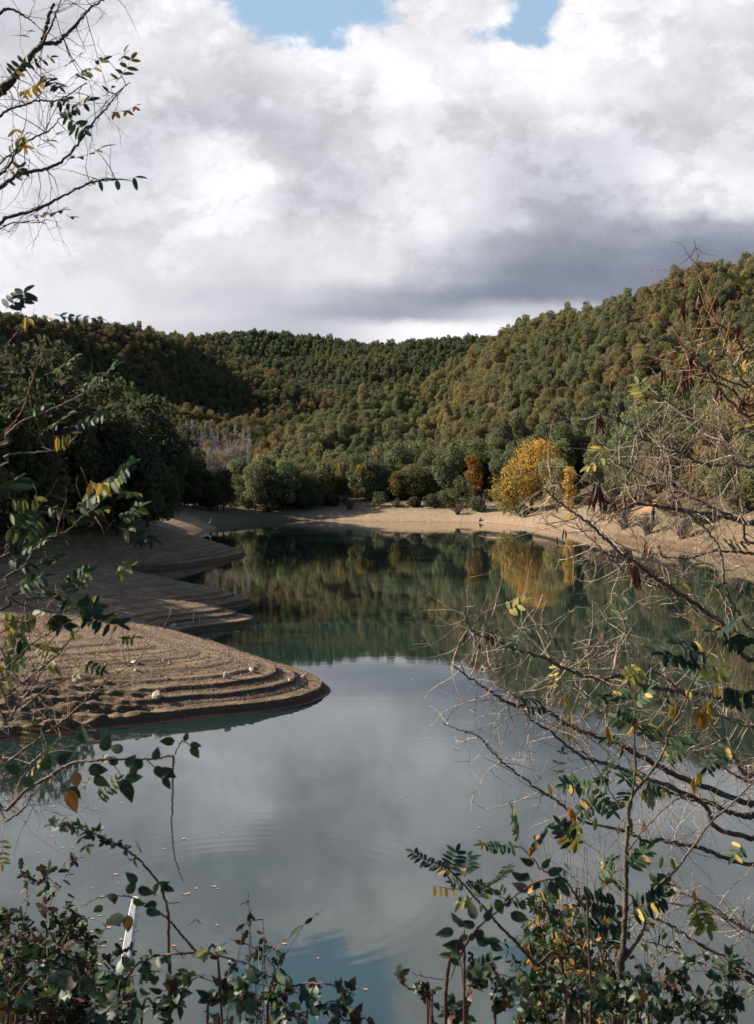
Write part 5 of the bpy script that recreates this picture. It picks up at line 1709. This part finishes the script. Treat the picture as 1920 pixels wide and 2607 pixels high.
# ---- bare young locust stems in front of the mud spit
t = Plant('bare_sapling', 'bare grey sapling with fine stems crossing in front of the terraced spit', 'plant', root(-60, 2150, 4.6), bark=M_bark)
b0 = root(-60, 2150, 4.6)
stems = [
    [(17, 1943), (97, 1882), (169, 1829), (213, 1788), (242, 1759), (281, 1722), (339, 1691), (368, 1657), (392, 1640)],
    [(17, 1838), (48, 1790), (73, 1759), (109, 1705), (119, 1657), (131, 1630), (174, 1582)],
    [(40, 1812), (73, 1790), (121, 1751), (169, 1729), (194, 1715), (206, 1690)],
    [(17, 1771), (61, 1727), (97, 1676), (126, 1637), (160, 1600)],
    [(60, 1735), (136, 1676), (174, 1633), (199, 1604), (218, 1575), (228, 1560)],
    [(20, 1990), (73, 1947), (109, 1918), (145, 1887), (167, 1872)],
    [(17, 1730), (50, 1690), (70, 1640), (80, 1600)],
    [(17, 2090), (50, 2069), (66, 2050), (90, 2015), (120, 1985), (140, 1970)],
]
for st_ in stems:
    pts = [(x, y, 4.4 + R_.uniform(-.15, .15)) for x, y in st_[::-1]]
    low_ = [P(-60, st_[0][1] + 70, 4.5), b0]
    V = t.limb(pts + low_, .0014, .006, tone=(1.1, 1.0, .95), wig=.006)
    t.twigs(V, 15, .26, .0016, 0, .75, bias=Vector((.15, 0, .45)), depth=2, tone=(1.5, 1.35, 1.2), leafy=.03, lc=C_YG)
    t.thorns(V, 12, .01)
for i in range(30):   # low tangle over the dark water
    a = P(R_.uniform(0, 140), R_.uniform(1960, 2060), 4.4)
    t.grow(a, rv().normalized(), R_.uniform(.12, .3), .0014, 1, (1.2, 1.1, 1.0), .16, C_YG)
t.done(M_twig)

# ---- arching bramble cane, lower left
t = Plant('bramble', 'arching thorny bramble cane with a hanging shoot and one orange leaf above the water', 'plant', root(-70, 2300, 3.1), bark=M_cane, leafmat=M_bramble)
V = t.limb([(484, 1898, 2.85), (463, 1886, 2.85), (445, 1920, 2.85), (424, 1926, 2.85), (393, 1932, 2.85), (348, 1932, 2.85), (288, 1933, 2.85), (242, 1936, 2.85), (197, 1939, 2.88), (157, 1956, 2.9), (121, 1980, 2.9), (70, 2010, 2.95), (17, 2062, 3.0), P(-60, 2130, 3.05), root(-70, 2300, 3.1)], .0012, .0052, 'cane', wig=.003)
t.thorns(V, 40, .008)
V2 = t.limb([(468, 2246, 2.85), (455, 2215, 2.85), (445, 2183, 2.85), (437, 2107, 2.85), (439, 2047, 2.85), (440, 1971, 2.85), (443, 1926, 2.85)], .0008, .0028, 'shoot', wig=.002, tone=(1.3, 1.0, .9))
t.thorns(V2, 40, .006)
for x, y, L, c, dx_, dz_ in ((52, 1965, 42, C_B, -.5, .2), (60, 1980, 40, C_B, .5, -.5), (112, 1960, 44, C_B, .3, .8), (150, 1945, 44, C_B, .6, .6), (215, 1893, 46, C_B, -.2, 1), (262, 1912, 46, C_B, .3, .8), (245, 1885, 30, C_BR, .1, .9), (192, 1965, 44, (.10, .06, .03), .1, -1),
                       (240, 1978, 46, C_B, .9, -.6), (313, 1912, 40, C_B, -.9, .3), (362, 1935, 40, C_B, -.7, -.8), (395, 1935, 34, C_B, .2, 1), (398, 1950, 38, C_B, .4, -.9), (418, 1962, 36, C_B, .6, -.3), (345, 1950, 34, C_B, -.4, -.9), (300, 1945, 34, C_B, -.5, .3), (322, 1952, 40, (.05, .09, .04), .3, .4), (225, 1958, 50, C_B, 1, -.1)):
    p = P(x, y, 2.85)
    leaflet(t.leaf, p, Vector((dx_, R_.uniform(-.2, .2), dz_)), Vector((R_.uniform(-.4, .4), -1, R_.uniform(-.2, .5))), L / F * 2.85, L / F * 2.85 * .68, cj(c), .12, .15, .06)
for (x, y, X2, Y2) in ((285, 1942, 315, 1988), (130, 1972, 175, 2015), (375, 1935, 415, 1985)):
    a = P(x, y, 2.85); b = P(X2, Y2, 2.84); t.twig.tube([a, a.lerp(b, .5) + Vector((0, 0, .004)), b], [.0014, .0012, .001], 4, (1.6, .8, .7))
for x, y, L, c, dx_, dz_ in ((315, 1983, 40, (.03, .045, .025), -.15, -1), (318, 1982, 46, (.045, .075, .028), .9, .05), (322, 1990, 56, C_B, .25, -1), (177, 2012, 62, (.30, .11, .03), .28, -1), (182, 2002, 42, C_B, .5, -.8), (405, 1968, 40, C_B, .6, .2), (418, 1978, 36, C_B, .3, -.6), (445, 1886, 40, C_B, -1, -.05), (470, 1886, 24, C_B, .2, .5), (484, 1896, 30, C_B, .9, -.1), (488, 1900, 38, C_B, .5, -.9)):
    p = P(x, y, 2.83)
    leaflet(t.leaf, p, Vector((dx_, R_.uniform(-.15, .15), dz_)), Vector((R_.uniform(-.3, .3), -1, R_.uniform(-.1, .4))), L / F * 2.83, L / F * 2.83 * .62, cj(c, .1), .10, .12, .06)
t.done(M_cane)

# ---- second bramble, growing up from the bottom edge and bending left
t = Plant('bramble', 'leafy bramble stem curving up past the white marker post', 'plant', root(433, 2640, 3.2), bark=M_cane, leafmat=M_bramble)
V = t.limb([(112, 2104, 3.05), (127, 2100, 3.05), (170, 2103, 3.05), (212, 2113, 3.05), (248, 2125, 3.05), (291, 2147, 3.05), (327, 2168, 3.05), (363, 2198, 3.05), (403, 2246, 3.08), (420, 2290, 3.1), (427, 2321, 3.1), (430, 2397, 3.12), (431, 2472, 3.15), (433, 2533, 3.2), root(433, 2640, 3.2)], .0012, .0045, 'cane', wig=.003)
t.thorns(V, 60, .007)
t.bramble_leaves(V, 26, 26 / F * 3.05, 0.0, .50, rust=.02, pale=.22, k=3)
V2 = t.limb([(205, 2310, 3.08), (245, 2288, 3.08), (290, 2282, 3.08), (320, 2281, 3.08), (351, 2291, 3.08), (378, 2306, 3.08), (424, 2336, 3.1), (454, 2370, 3.12), (484, 2406, 3.15), (515, 2442, 3.2), (560, 2500, 3.25), root(600, 2640, 3.3)], .001, .004, 'cane', wig=.003)
t.thorns(V2, 40, .007)
for x, y, L, c, dx_, dz_ in ((262, 2307, 34, (.06, .08, .035), -.9, -.6), (315, 2330, 52, (.10, .14, .09), -.9, -.45), (325, 2330, 46, (.10, .055, .03), .05, -1), (325, 2275, 40, C_B, .3, .5), (352, 2262, 44, C_B, .9, -.3), (340, 2290, 34, C_B, .8, -.6), (372, 2318, 40, C_B, .9, -.25), (300, 2290, 34, C_B, -.6, .2), (290, 2284, 22, C_BR, .1, -1), (350, 2245, 40, C_B, -.7, .5), (405, 2250, 38, (.12, .15, .10), -.4, -1),
                       (395, 2262, 40, C_B, .8, .3), (415, 2255, 34, C_B, .9, -.5), (400, 2300, 36, C_B, -.8, -.2)):
    leaflet(t.leaf, P(x, y, 3.05), Vector((dx_, R_.uniform(-.2, .2), dz_)), Vector((R_.uniform(-.4, .4), -1, R_.uniform(-.2, .5))), L / F * 3.05, L / F * 3.05 * .62, cj(c), .14, .15, .06)
for x0, y0, x1, y1 in ((430, 2300, 458, 2297), (478, 2355, 500, 2340), (500, 2340, 512, 2352), (440, 2410, 470, 2440), (360, 2170, 345, 2140)):
    t.twig.tube([P(x0, y0, 3.1), P(x1, y1, 3.1)], [.0016, .001], 4)
t.done(M_cane)


# ---- bramble thickets along the bottom edge
def thicket(label, canes, Lpx, nper, rust=.14, pale=.05, extra=(), Y=3.2, name='bramble'):
    c0 = canes[0][-1]
    t = Plant(name, label, 'plant', root(c0[0], 2660, c0[2]), bark=M_cane, leafmat=M_bramble)
    for pts in canes:
        V = t.limb(list(pts) + [root(pts[-1][0], 2680, pts[-1][2])], .0012, .0046, 'cane', wig=.004)
        t.thorns(V, 24, .007)
        t.bramble_leaves(V, nper, Lpx / F * pts[0][2], 0.0, .86, rust=rust, pale=pale)
    for e in extra: e(t)
    t.done(M_cane)
    return t


def cane(pts, Y):
    return [(x, y, Y + R_.uniform(-.06, .06)) for x, y in pts]


thicket('dense dark bramble thicket along the bottom below the white marker post', [
    cane([(906, 2533), (866, 2516), (833, 2506), (783, 2503), (733, 2516), (700, 2540), (680, 2600)], 3.1),
    cane([(760, 2530), (733, 2516), (666, 2473), (616, 2450), (560, 2433), (517, 2426), (450, 2428), (380, 2440), (330, 2480), (300, 2600)], 2.95),
    cane([(409, 2472), (363, 2478), (303, 2497), (270, 2530), (260, 2600)], 3.0),
    cane([(520, 2480), (480, 2500), (440, 2530), (430, 2600)], 2.95),
    cane([(600, 2500), (560, 2520), (540, 2560), (530, 2620)], 3.0),
    cane([(640, 2500), (620, 2540), (610, 2620)], 2.9),
    cane([(700, 2500), (690, 2540), (690, 2620)], 3.1),
    cane([(880, 2545), (820, 2560), (780, 2620)], 3.1),
    cane([(470, 2540), (400, 2560), (360, 2620)], 2.9),
    cane([(350, 2540), (300, 2570), (280, 2640)], 2.9),
    cane([(780, 2575), (740, 2590), (720, 2640)], 3.0),
    cane([(930, 2590), (880, 2600), (850, 2650)], 3.1),
], 36, 15, rust=.10, pale=.02)
thicket('bramble runner with a withered tan leaf crossing the bottom left corner', [
    cane([(250, 2520), (212, 2494), (151, 2469), (103, 2451), (60, 2440), (20, 2450), (-30, 2520)], 2.7),
    cane([(260, 2560), (180, 2540), (90, 2550), (40, 2620)], 2.8),
    cane([(120, 2480), (70, 2500), (30, 2560), (20, 2620)], 2.7),
], 42, 9, rust=.10, pale=.03)


# ---- lobed oak scrub, bottom left
def oak_scrub(label, tips, bx, Y, nl, L, cols, dead=0, fill=0):
    t = Plant('oak_sapling', label, 'plant', root(bx, 2700, Y), bark=M_bark)
    b = root(bx, 2700, Y)
    for (x, y) in tips:
        yy = Y + R_.uniform(-.5, .5)
        tip = P(x, y, yy); mid = tip.lerp(b, .45) + rv(.10); m2 = tip.lerp(b, .2) + rv(.05)
        V = t.limb([tip, m2, mid, b + rv(.12) - Vector((0, 0, .05))], .0012, .006, 'stem', tone=(.8, .8, .8), wig=.008)
        t.oak_leaves(V, nl, L, 0, .62, cols)
        for k in range(7):
            f = R_.uniform(0.02, .5) * (len(V) - 1); k_ = int(f); p = V[k_]
            d = (rv(.9) + Vector((0, 0, .5))).normalized(); e = p + d * R_.uniform(.08, .26)
            W2 = [p, p.lerp(e, .5) + rv(.015), e]
            t.twig.tube(W2, [.0022, .0016, .0008], 4, (1, 1, 1), cap=False)
            t.oak_leaves(W2, max(3, nl // 4), L, .2, 1, cols)
    t.done(M_bark)


oak_scrub('scrubby oak with small lobed dark leaves in the bottom left corner',
          [(118, 2275), (60, 2330), (20, 2320), (172, 2330), (100, 2360), (40, 2370), (230, 2390), (250, 2400), (285, 2425), (205, 2395), (150, 2380), (10, 2400), (130, 2420), (70, 2410), (180, 2440), (215, 2450), (110, 2470), (20, 2450), (160, 2500), (60, 2490), (220, 2510), (100, 2540), (280, 2545), (330, 2560), (30, 2560), (180, 2570), (250, 2590)],
          90, 5.6, 64, .05, (C_GD, C_GD, (.045, .06, .03), C_BR, (.07, .08, .04)))
oak_scrub('small leafy oak sprout standing alone above the bottom bramble thicket', [(668, 2338), (640, 2370), (672, 2385), (618, 2365), (640, 2420)], 600, 4.2, 16, .04, (C_GD, C_B, C_BR))
oak_scrub('oak scrub with orange and green lobed leaves at the foot of the dark locust stem',
          [(1360, 2240), (1375, 2300), (1400, 2380), (1355, 2400), (1440, 2330), (1470, 2270), (1500, 2300), (1430, 2400), (1470, 2380), (1530, 2350), (1380, 2450), (1430, 2460), (1490, 2430), (1530, 2420), (1560, 2380), (1400, 2490), (1460, 2500), (1520, 2490), (1580, 2480), (1350, 2470), (1330, 2520), (1600, 2500)],
          1480, 4.4, 52, .036, (C_GD, C_G, C_YG, C_GD, (.06, .075, .035), C_GD, C_G, C_O, C_B))
oak_scrub('oak twig with fresh green lobed leaves beside the curved brown pod', [(1670, 2370), (1645, 2385), (1640, 2400)], 1600, 4.6, 12, .04, (C_G, C_YG, C_GD))

# ---- dark locust sapling rising from the bottom right
t = Plant('locust_sapling', 'tall dark-stemmed locust sapling forking upwards with fern-like leaves', 'plant', root(1580, 2660, 3.9), bark=M_bark)
A = t.limb([(1835, 1600, 4.0), (1828, 1624, 4.0), (1797, 1677, 4.0), (1764, 1738, 4.0), (1739, 1799, 4.0), (1703, 1865, 4.0), (1693, 1906, 4.0), (1653, 1972, 4.0), (1612, 2023, 4.0), (1597, 2060, 4.0)], .0022, .005, 'branch', tone=(.75, .65, .6), wig=.004)
B_ = t.limb([(1616, 1740, 4.0), (1618, 1769, 4.0), (1614, 1870, 4.0), (1618, 1947, 4.0), (1609, 2038, 4.0), (1597, 2085, 3.98)], .0018, .005, 'branch', tone=(.7, .6, .55), wig=.004)
C_ = t.limb([(1597, 2050, 3.98), (1600, 2091, 3.96), (1595, 2151, 3.95), (1594, 2242, 3.95), (1591, 2333, 3.92), (1585, 2439, 3.9), (1580, 2533, 3.9), root(1580, 2660, 3.9)], .006, .011, 'trunk', tone=(.7, .65, .6), wig=.004, sides=8)
D_ = t.limb([(1925, 1985, 3.9), (1904, 2006, 3.9), (1859, 2051, 3.9), (1804, 2100, 3.9), (1768, 2151, 3.9), (1723, 2212, 3.9), (1665, 2266, 3.9), (1660, 2300, 3.9), (1650, 2318, 3.9), (1632, 2378, 3.9), (1586, 2448, 3.9)], .0028, .006, 'branch', tone=(.95, .85, .8), wig=.004)
E_ = t.limb([(1760, 2020, 3.9), (1717, 2039, 3.9), (1671, 2079, 3.9), (1632, 2121, 3.9), (1598, 2165, 3.93)], .0016, .003, 'branch', tone=(.9, .8, .75), wig=.004)
for V in (A, B_, C_, D_, E_): t.thorns(V, 18, .012)
V = t.limb([(1440, 1860, 4.0), (1480, 1905, 4.0), (1520, 1960, 4.0), (1550, 2010, 4.0), (1580, 2060, 3.98)], .001, .003, 'branch', tone=(.9, .7, .6))
for x0, y0, x1, y1, n, L, c, h in ((1785, 1675, 1691, 1672, 9, 42, C_GD, .15), (1800, 1660, 1725, 1645, 7, 40, C_GD, .1), (1820, 1610, 1805, 1600, 3, 36, C_G, 0), (1828, 1612, 1875, 1585, 5, 38, C_GD, 0), (1850, 1610, 1900, 1630, 5, 44, C_GD, .4), (1843, 1745, 1904, 1765, 6, 50, C_GD, .8), (1780, 1690, 1840, 1700, 3, 40, C_YG, .6),
                             (1523, 2225, 1560, 2195, 6, 30, C_G, 0), (1598, 2210, 1648, 2166, 8, 30, C_G, 0), (1575, 2306, 1499, 2295, 7, 40, C_GD, 0), (1600, 2318, 1688, 2288, 9, 38, C_GD, .1), (1590, 2345, 1490, 2362, 8, 38, C_GD, .2), (1767, 2285, 1800, 2365, 6, 38, C_YG, .1), (1460, 2150, 1428, 2105, 6, 34, C_GD, 0),
                             (1450, 2090, 1470, 2150, 5, 36, C_YG, .3), (1600, 2260, 1560, 2250, 4, 30, C_G, 0), (1615, 1790, 1650, 1760, 5, 30, C_G, .1), (1618, 1850, 1570, 1830, 6, 32, C_G, .1), (1640, 1990, 1700, 2010, 5, 30, C_G, .3), (1700, 1870, 1760, 1880, 5, 34, C_G, .2)):
    t.frpx(x0, y0, x1, y1, 3.9, n, L, c, hang=h, mix=.08)
t.podpx(1677, 2370, 3.9, 1, 44, wd=.2, sway=.1, tone=(.5, .4, .35))
t.done(M_bark)

# ---- pale bare stem beside it
t = Plant('bare_sapling', 'thin pale bare stem rising through the oak scrub beside the dark locust stem', 'plant', root(1556, 2660, 4.0), bark=M_twig)
V = t.limb([(1468, 2236, 4.1), (1480, 2297, 4.1), (1508, 2363, 4.1), (1520, 2393, 4.1), (1535, 2454, 4.05), (1553, 2527, 4.0), root(1556, 2660, 4.0)], .0014, .005, 'stem', tone=(1.0, .95, .9))
t.twigs(V, 12, .2, .0014, 0, .6, bias=Vector((0, 0, .5)), depth=1)
t.done(M_twig)
# ---- bare twiggy shrub
t = Plant('bare_bush', 'bare many-stemmed bush with upright grey twigs behind the oak scrub', 'shrub', root(1500, 2680, 4.9), bark=M_twig)
b = root(1500, 2680, 4.9)
for x, y in ((1400, 2105), (1395, 2175), (1440, 2130), (1495, 2100), (1490, 2145), (1540, 2130), (1420, 2200), (1515, 2180), (1555, 2210), (1380, 2210), (1470, 2200), (1580, 2200), (1450, 2070), (1600, 2240), (1390, 2150), (1530, 2240)):
    tip = P(x, y, 4.9 + R_.uniform(-.2, .2)); V = t.limb([tip, tip.lerp(b, .35) + rv(.05), tip.lerp(b, .7) + rv(.06), b + rv(.06)], .0013, .005, 'stem', tone=(1.0, .85, .75) if R_.random() < .5 else (.6, .55, .5), wig=.012)
    t.twigs(V, 11, .22, .0014, 0, .5, bias=Vector((0, 0, .4)), depth=1, tone=(1, .9, .85), leafy=.02, lc=C_Y)
t.done(M_twig)

# ---- low locust shoot reaching left over the water
t = Plant('locust_sapling', 'low locust shoot reaching over the water with fern-like leaves and four hanging yellow leaflets', 'plant', root(1439, 2660, 3.5), bark=M_cane)
V = t.limb([(1050, 2176, 3.4), (1061, 2179, 3.4), (1103, 2194, 3.4), (1133, 2206, 3.4), (1157, 2227, 3.4), (1182, 2254, 3.4), (1206, 2281, 3.4), (1236, 2315, 3.4), (1272, 2357, 3.4), (1318, 2403, 3.42), (1363, 2454, 3.45), (1439, 2521, 3.5), root(1439, 2660, 3.5)], .0010, .0055, 'stem', tone=(1.2, 1.1, 1.0), wig=.003)
t.thorns(V, 30, .009)
V = t.limb([(1239, 2258, 3.4), (1257, 2272, 3.4), (1288, 2291, 3.4), (1345, 2306, 3.4), (1420, 2318, 3.45), (1480, 2340, 3.5)], .001, .002, 'stem', tone=(1.1, 1, .9))
V = t.limb([(1227, 2157, 3.5), (1270, 2152, 3.5), (1325, 2157, 3.5), (1351, 2179, 3.5), (1384, 2218, 3.5), (1424, 2230, 3.5), (1470, 2290, 3.55), (1500, 2400, 3.6), root(1500, 2660, 3.6)], .0009, .0035, 'stem', tone=(1.2, 1.0, .9))
t.thorns(V, 14, .009)
for x0, y0, x1, y1, n, L, c, h in ((1160, 2224, 1052, 2177, 11, 26, C_GD, 0), (1145, 2215, 1162, 2172, 5, 30, C_GD, 0), (1182, 2232, 1195, 2187, 7, 34, C_GD, 0), (1182, 2250, 1227, 2252, 6, 22, C_GD, 0), (1180, 2250, 1150, 2248, 4, 20, C_G, 0), (1239, 2258, 1292, 2214, 9, 30, C_G, 0), (1215, 2285, 1240, 2260, 6, 26, C_G, 0), (1206, 2281, 1168, 2300, 4, 26, C_YG, .2),
                             (1321, 2156, 1227, 2157, 9, 24, C_G, 0), (1321, 2140, 1305, 2072, 10, 34, C_G, 0), (1345, 2165, 1395, 2108, 5, 30, C_G, .2), (1345, 2165, 1365, 2140, 2, 26, C_O, .5), (1388, 2312, 1402, 2262, 9, 32, C_GD, 0), (1388, 2315, 1425, 2345, 9, 30, C_G, 0), (1390, 2318, 1352, 2298, 5, 26, C_G, 0), (1300, 2290, 1345, 2300, 4, 22, C_GD, .2),
                             (1195, 2470, 1255, 2448, 9, 28, C_GD, 0), (1180, 2465, 1215, 2475, 6, 28, C_GD, 0), (1390, 2380, 1410, 2370, 3, 26, C_G, 0)):
    t.frpx(x0, y0, x1, y1, 3.4, n, L, c, hang=h, mix=.06)
a = P(1182, 2264, 3.4); b = P(1100, 2253, 3.4)
t.twig.tube([a, a.lerp(b, .5) + Vector((0, 0, -.004)), b], [.0012, .001, .0007], 4)
for x in (1106, 1120, 1136, 1151):
    leaflet(t.leaf, P(x, 2256 + (x - 1106) * .08, 3.4), Vector((R_.uniform(-.12, .12), 0, -1)), Vector((R_.uniform(-.4, .4), -1, 0)), 28 / F * 3.4, 9.5 / F * 3.4, cj((.40, .26, .04), .15), .15, .05)
for x, y, L, c in ((1280, 2250, 22, C_Y), (1287, 2258, 20, C_Y), (1142, 2215, 20, C_O), (1224, 2300, 24, C_PALE), (1235, 2275, 16, C_Y), (1378, 2322, 24, C_Y), (1384, 2322, 24, C_O), (1250, 2300, 18, C_O)):
    leaflet(t.leaf, P(x, y, 3.38), Vector((R_.uniform(-.3, .3), 0, -1)), Vector((R_.uniform(-.4, .4), -1, 0)), L / F * 3.4, L * .36 / F * 3.4, cj(c, .15), .15, .05)
t.done(M_cane)

# ---- bramble cane crossing it
t = Plant('bramble', 'dark bramble cane slanting up to the right with broad leaves and small black berries', 'plant', root(1136, 2660, 3.0), bark=M_cane, leafmat=M_bramble)
V = t.limb([(1440, 2235, 2.9), (1400, 2238, 2.9), (1363, 2248, 2.9), (1303, 2288, 2.9), (1257, 2327, 2.9), (1218, 2360, 2.9), (1194, 2393, 2.92), (1169, 2439, 2.95), (1136, 2530, 3.0), root(1120, 2660, 3.0)], .0014, .0055, 'cane', wig=.003)
t.thorns(V, 30, .008)
for x, y, L, c, dx_, dz_ in ((1360, 2200, 40, C_B, -.9, .35), (1350, 2232, 42, C_B, -.9, -.1), (1335, 2240, 40, C_B, -.9, .5), (1395, 2225, 44, C_B, .9, .3), (1400, 2245, 46, C_B, .3, -.6), (1410, 2240, 40, C_B, 1, -.1), (1380, 2210, 34, C_B, .4, .4), (1375, 2245, 30, C_B, -.5, -.5), (1345, 2268, 46, (.11, .08, .07), -.8, .4), (1330, 2290, 30, C_B, .1, -.9), (1262, 2290, 50, C_B, .5, -1), (1290, 2310, 34, C_B, .2, .7),
                       (1300, 2325, 54, C_B, .9, -.4), (1258, 2265, 28, C_B, .7, -.6), (1210, 2340, 50, (.05, .045, .035), -.3, .9), (1235, 2345, 40, C_B, .4, .7), (1210, 2355, 44, C_B, -.95, .05), (1225, 2365, 44, (.055, .045, .04), -.2, -1), (1190, 2380, 34, (.05, .05, .035), -.7, -.6), (1182, 2405, 56, C_B, -1, -.05), (1215, 2400, 44, C_B, .9, .05), (1195, 2395, 30, C_B, .5, .6), (1250, 2405, 40, C_B, .9, -.5), (1240, 2395, 40, C_B, .7, -.1),
                       (1180, 2360, 34, C_B, -.5, .6), (1165, 2350, 30, (.045, .07, .035), -.4, .7), (1155, 2370, 48, (.05, .065, .05), -1, -.15), (1175, 2430, 40, (.06, .08, .04), -1, -.05), (1148, 2430, 34, (.07, .09, .045), -.9, -.2), (1150, 2440, 32, C_B, .5, -.5), (1160, 2400, 26, C_BR, -.3, -.8), (1345, 2222, 30, C_B, -.4, -.7), (1425, 2250, 44, C_B, .8, -.9)):
    leaflet(t.leaf, P(x, y, 2.9), Vector((dx_, R_.uniform(-.2, .2), dz_)), Vector((R_.uniform(-.4, .4), -1, R_.uniform(-.2, .5))), L / F * 2.9, L / F * 2.9 * .55, cj(c), .14, .18, .06)
V = t.limb([(1182, 2365, 2.95), (1183, 2440, 2.95), (1182, 2515, 2.95), root(1182, 2660, 3.0)], .002, .0036, 'cane', wig=.002, tone=(1.3, .9, .8))
t.thorns(V, 16, .007)
for i in range(26):
    c_ = [(1195, 2438), (1210, 2500), (1262, 2516)][i % 3]
    p = P(c_[0] + R_.uniform(-12, 12), c_[1] + R_.uniform(-14, 14), 2.95); r_ = .0035
    t.twig.tube([p - Vector((0, 0, r_)), p - Vector((0, 0, r_ * .4)), p + Vector((0, 0, r_ * .4)), p + Vector((0, 0, r_))], [r_ * .4, r_, r_, r_ * .4], 7, (.10, .08, .12))
t.done(M_cane)

thicket('bramble thicket with reddish leaves filling the bottom below the locust shoot', [
    cane([(1330, 2500), (1270, 2480), (1225, 2490), (1200, 2530), (1190, 2600)], 3.3),
    cane([(1400, 2500), (1350, 2505), (1300, 2520), (1270, 2560), (1260, 2620)], 3.2),
    cane([(1290, 2540), (1340, 2515), (1400, 2510), (1450, 2530), (1480, 2600)], 3.0),
    cane([(1420, 2470), (1450, 2500), (1470, 2560), (1480, 2640)], 3.3),
    cane([(1350, 2560), (1330, 2600), (1320, 2660)], 3.1),
    cane([(1180, 2560), (1150, 2580), (1140, 2640)], 3.1),
    cane([(1500, 2520), (1450, 2560), (1440, 2640)], 3.0),
], 28, 27, rust=.14, pale=.02)
thicket('green bramble mass spreading along the bottom right of the dark locust stem'.replace('right of', 'beyond'), [
    cane([(1860, 2440), (1790, 2430), (1740, 2460), (1690, 2500), (1660, 2560), (1650, 2640)], 3.7),
    cane([(1640, 2470), (1610, 2500), (1600, 2560), (1590, 2640)], 3.6),
    cane([(1740, 2480), (1720, 2520), (1700, 2580), (1700, 2650)], 3.6),
    cane([(1900, 2480), (1850, 2480), (1810, 2510), (1780, 2580), (1770, 2650)], 3.6),
    cane([(1905, 2530), (1860, 2540), (1830, 2600), (1820, 2650)], 3.5),
    cane([(1540, 2480), (1520, 2520), (1510, 2580), (1500, 2650)], 3.7),
    cane([(1680, 2480), (1640, 2520), (1630, 2600), (1620, 2650)], 3.5),
    cane([(1560, 2500), (1560, 2560), (1560, 2640)], 3.6),
    cane([(1800, 2540), (1760, 2570), (1740, 2640)], 3.5),
    cane([(1900, 2430), (1870, 2470), (1860, 2560), (1860, 2650)], 3.7),
], 29, 28, rust=.08, pale=.02)
thicket('ivy-like bramble tuft hanging on the thin crossing twig', [cane([(1735, 2262), (1700, 2250), (1670, 2262), (1640, 2285), (1600, 2310), (1590, 2400), (1588, 2600)], 4.0)], 26, 26, rust=.12)
thicket('small bramble sprig alone at the bottom of the water reflection', [
    cane([(1013, 2480), (1020, 2500), (1040, 2515), (1075, 2535), (1090, 2600)], 3.6), cane([(1070, 2510), (1080, 2530), (1095, 2600)], 3.6), cane([(1100, 2520), (1098, 2550), (1100, 2610)], 3.6)], 24, 9, rust=.1)
t = Plant('dead_twig', 'thin dark leafless twig reaching out over the bottom of the water', 'twig', root(1190, 2660, 3.3), bark=M_bark)
t.limb([(1049, 2472, 3.3), (1056, 2480, 3.3), (1075, 2486, 3.3), (1110, 2492, 3.3), (1143, 2497, 3.3), (1180, 2520, 3.3), root(1190, 2660, 3.3)], .0007, .002, 'stem', tone=(.6, .5, .5), wig=.002)
t.twig.tube([P(1075, 2486, 3.3), P(1069, 2470, 3.3)], [.001, .0005], 4, (.6, .5, .5))
t.done(M_bark)
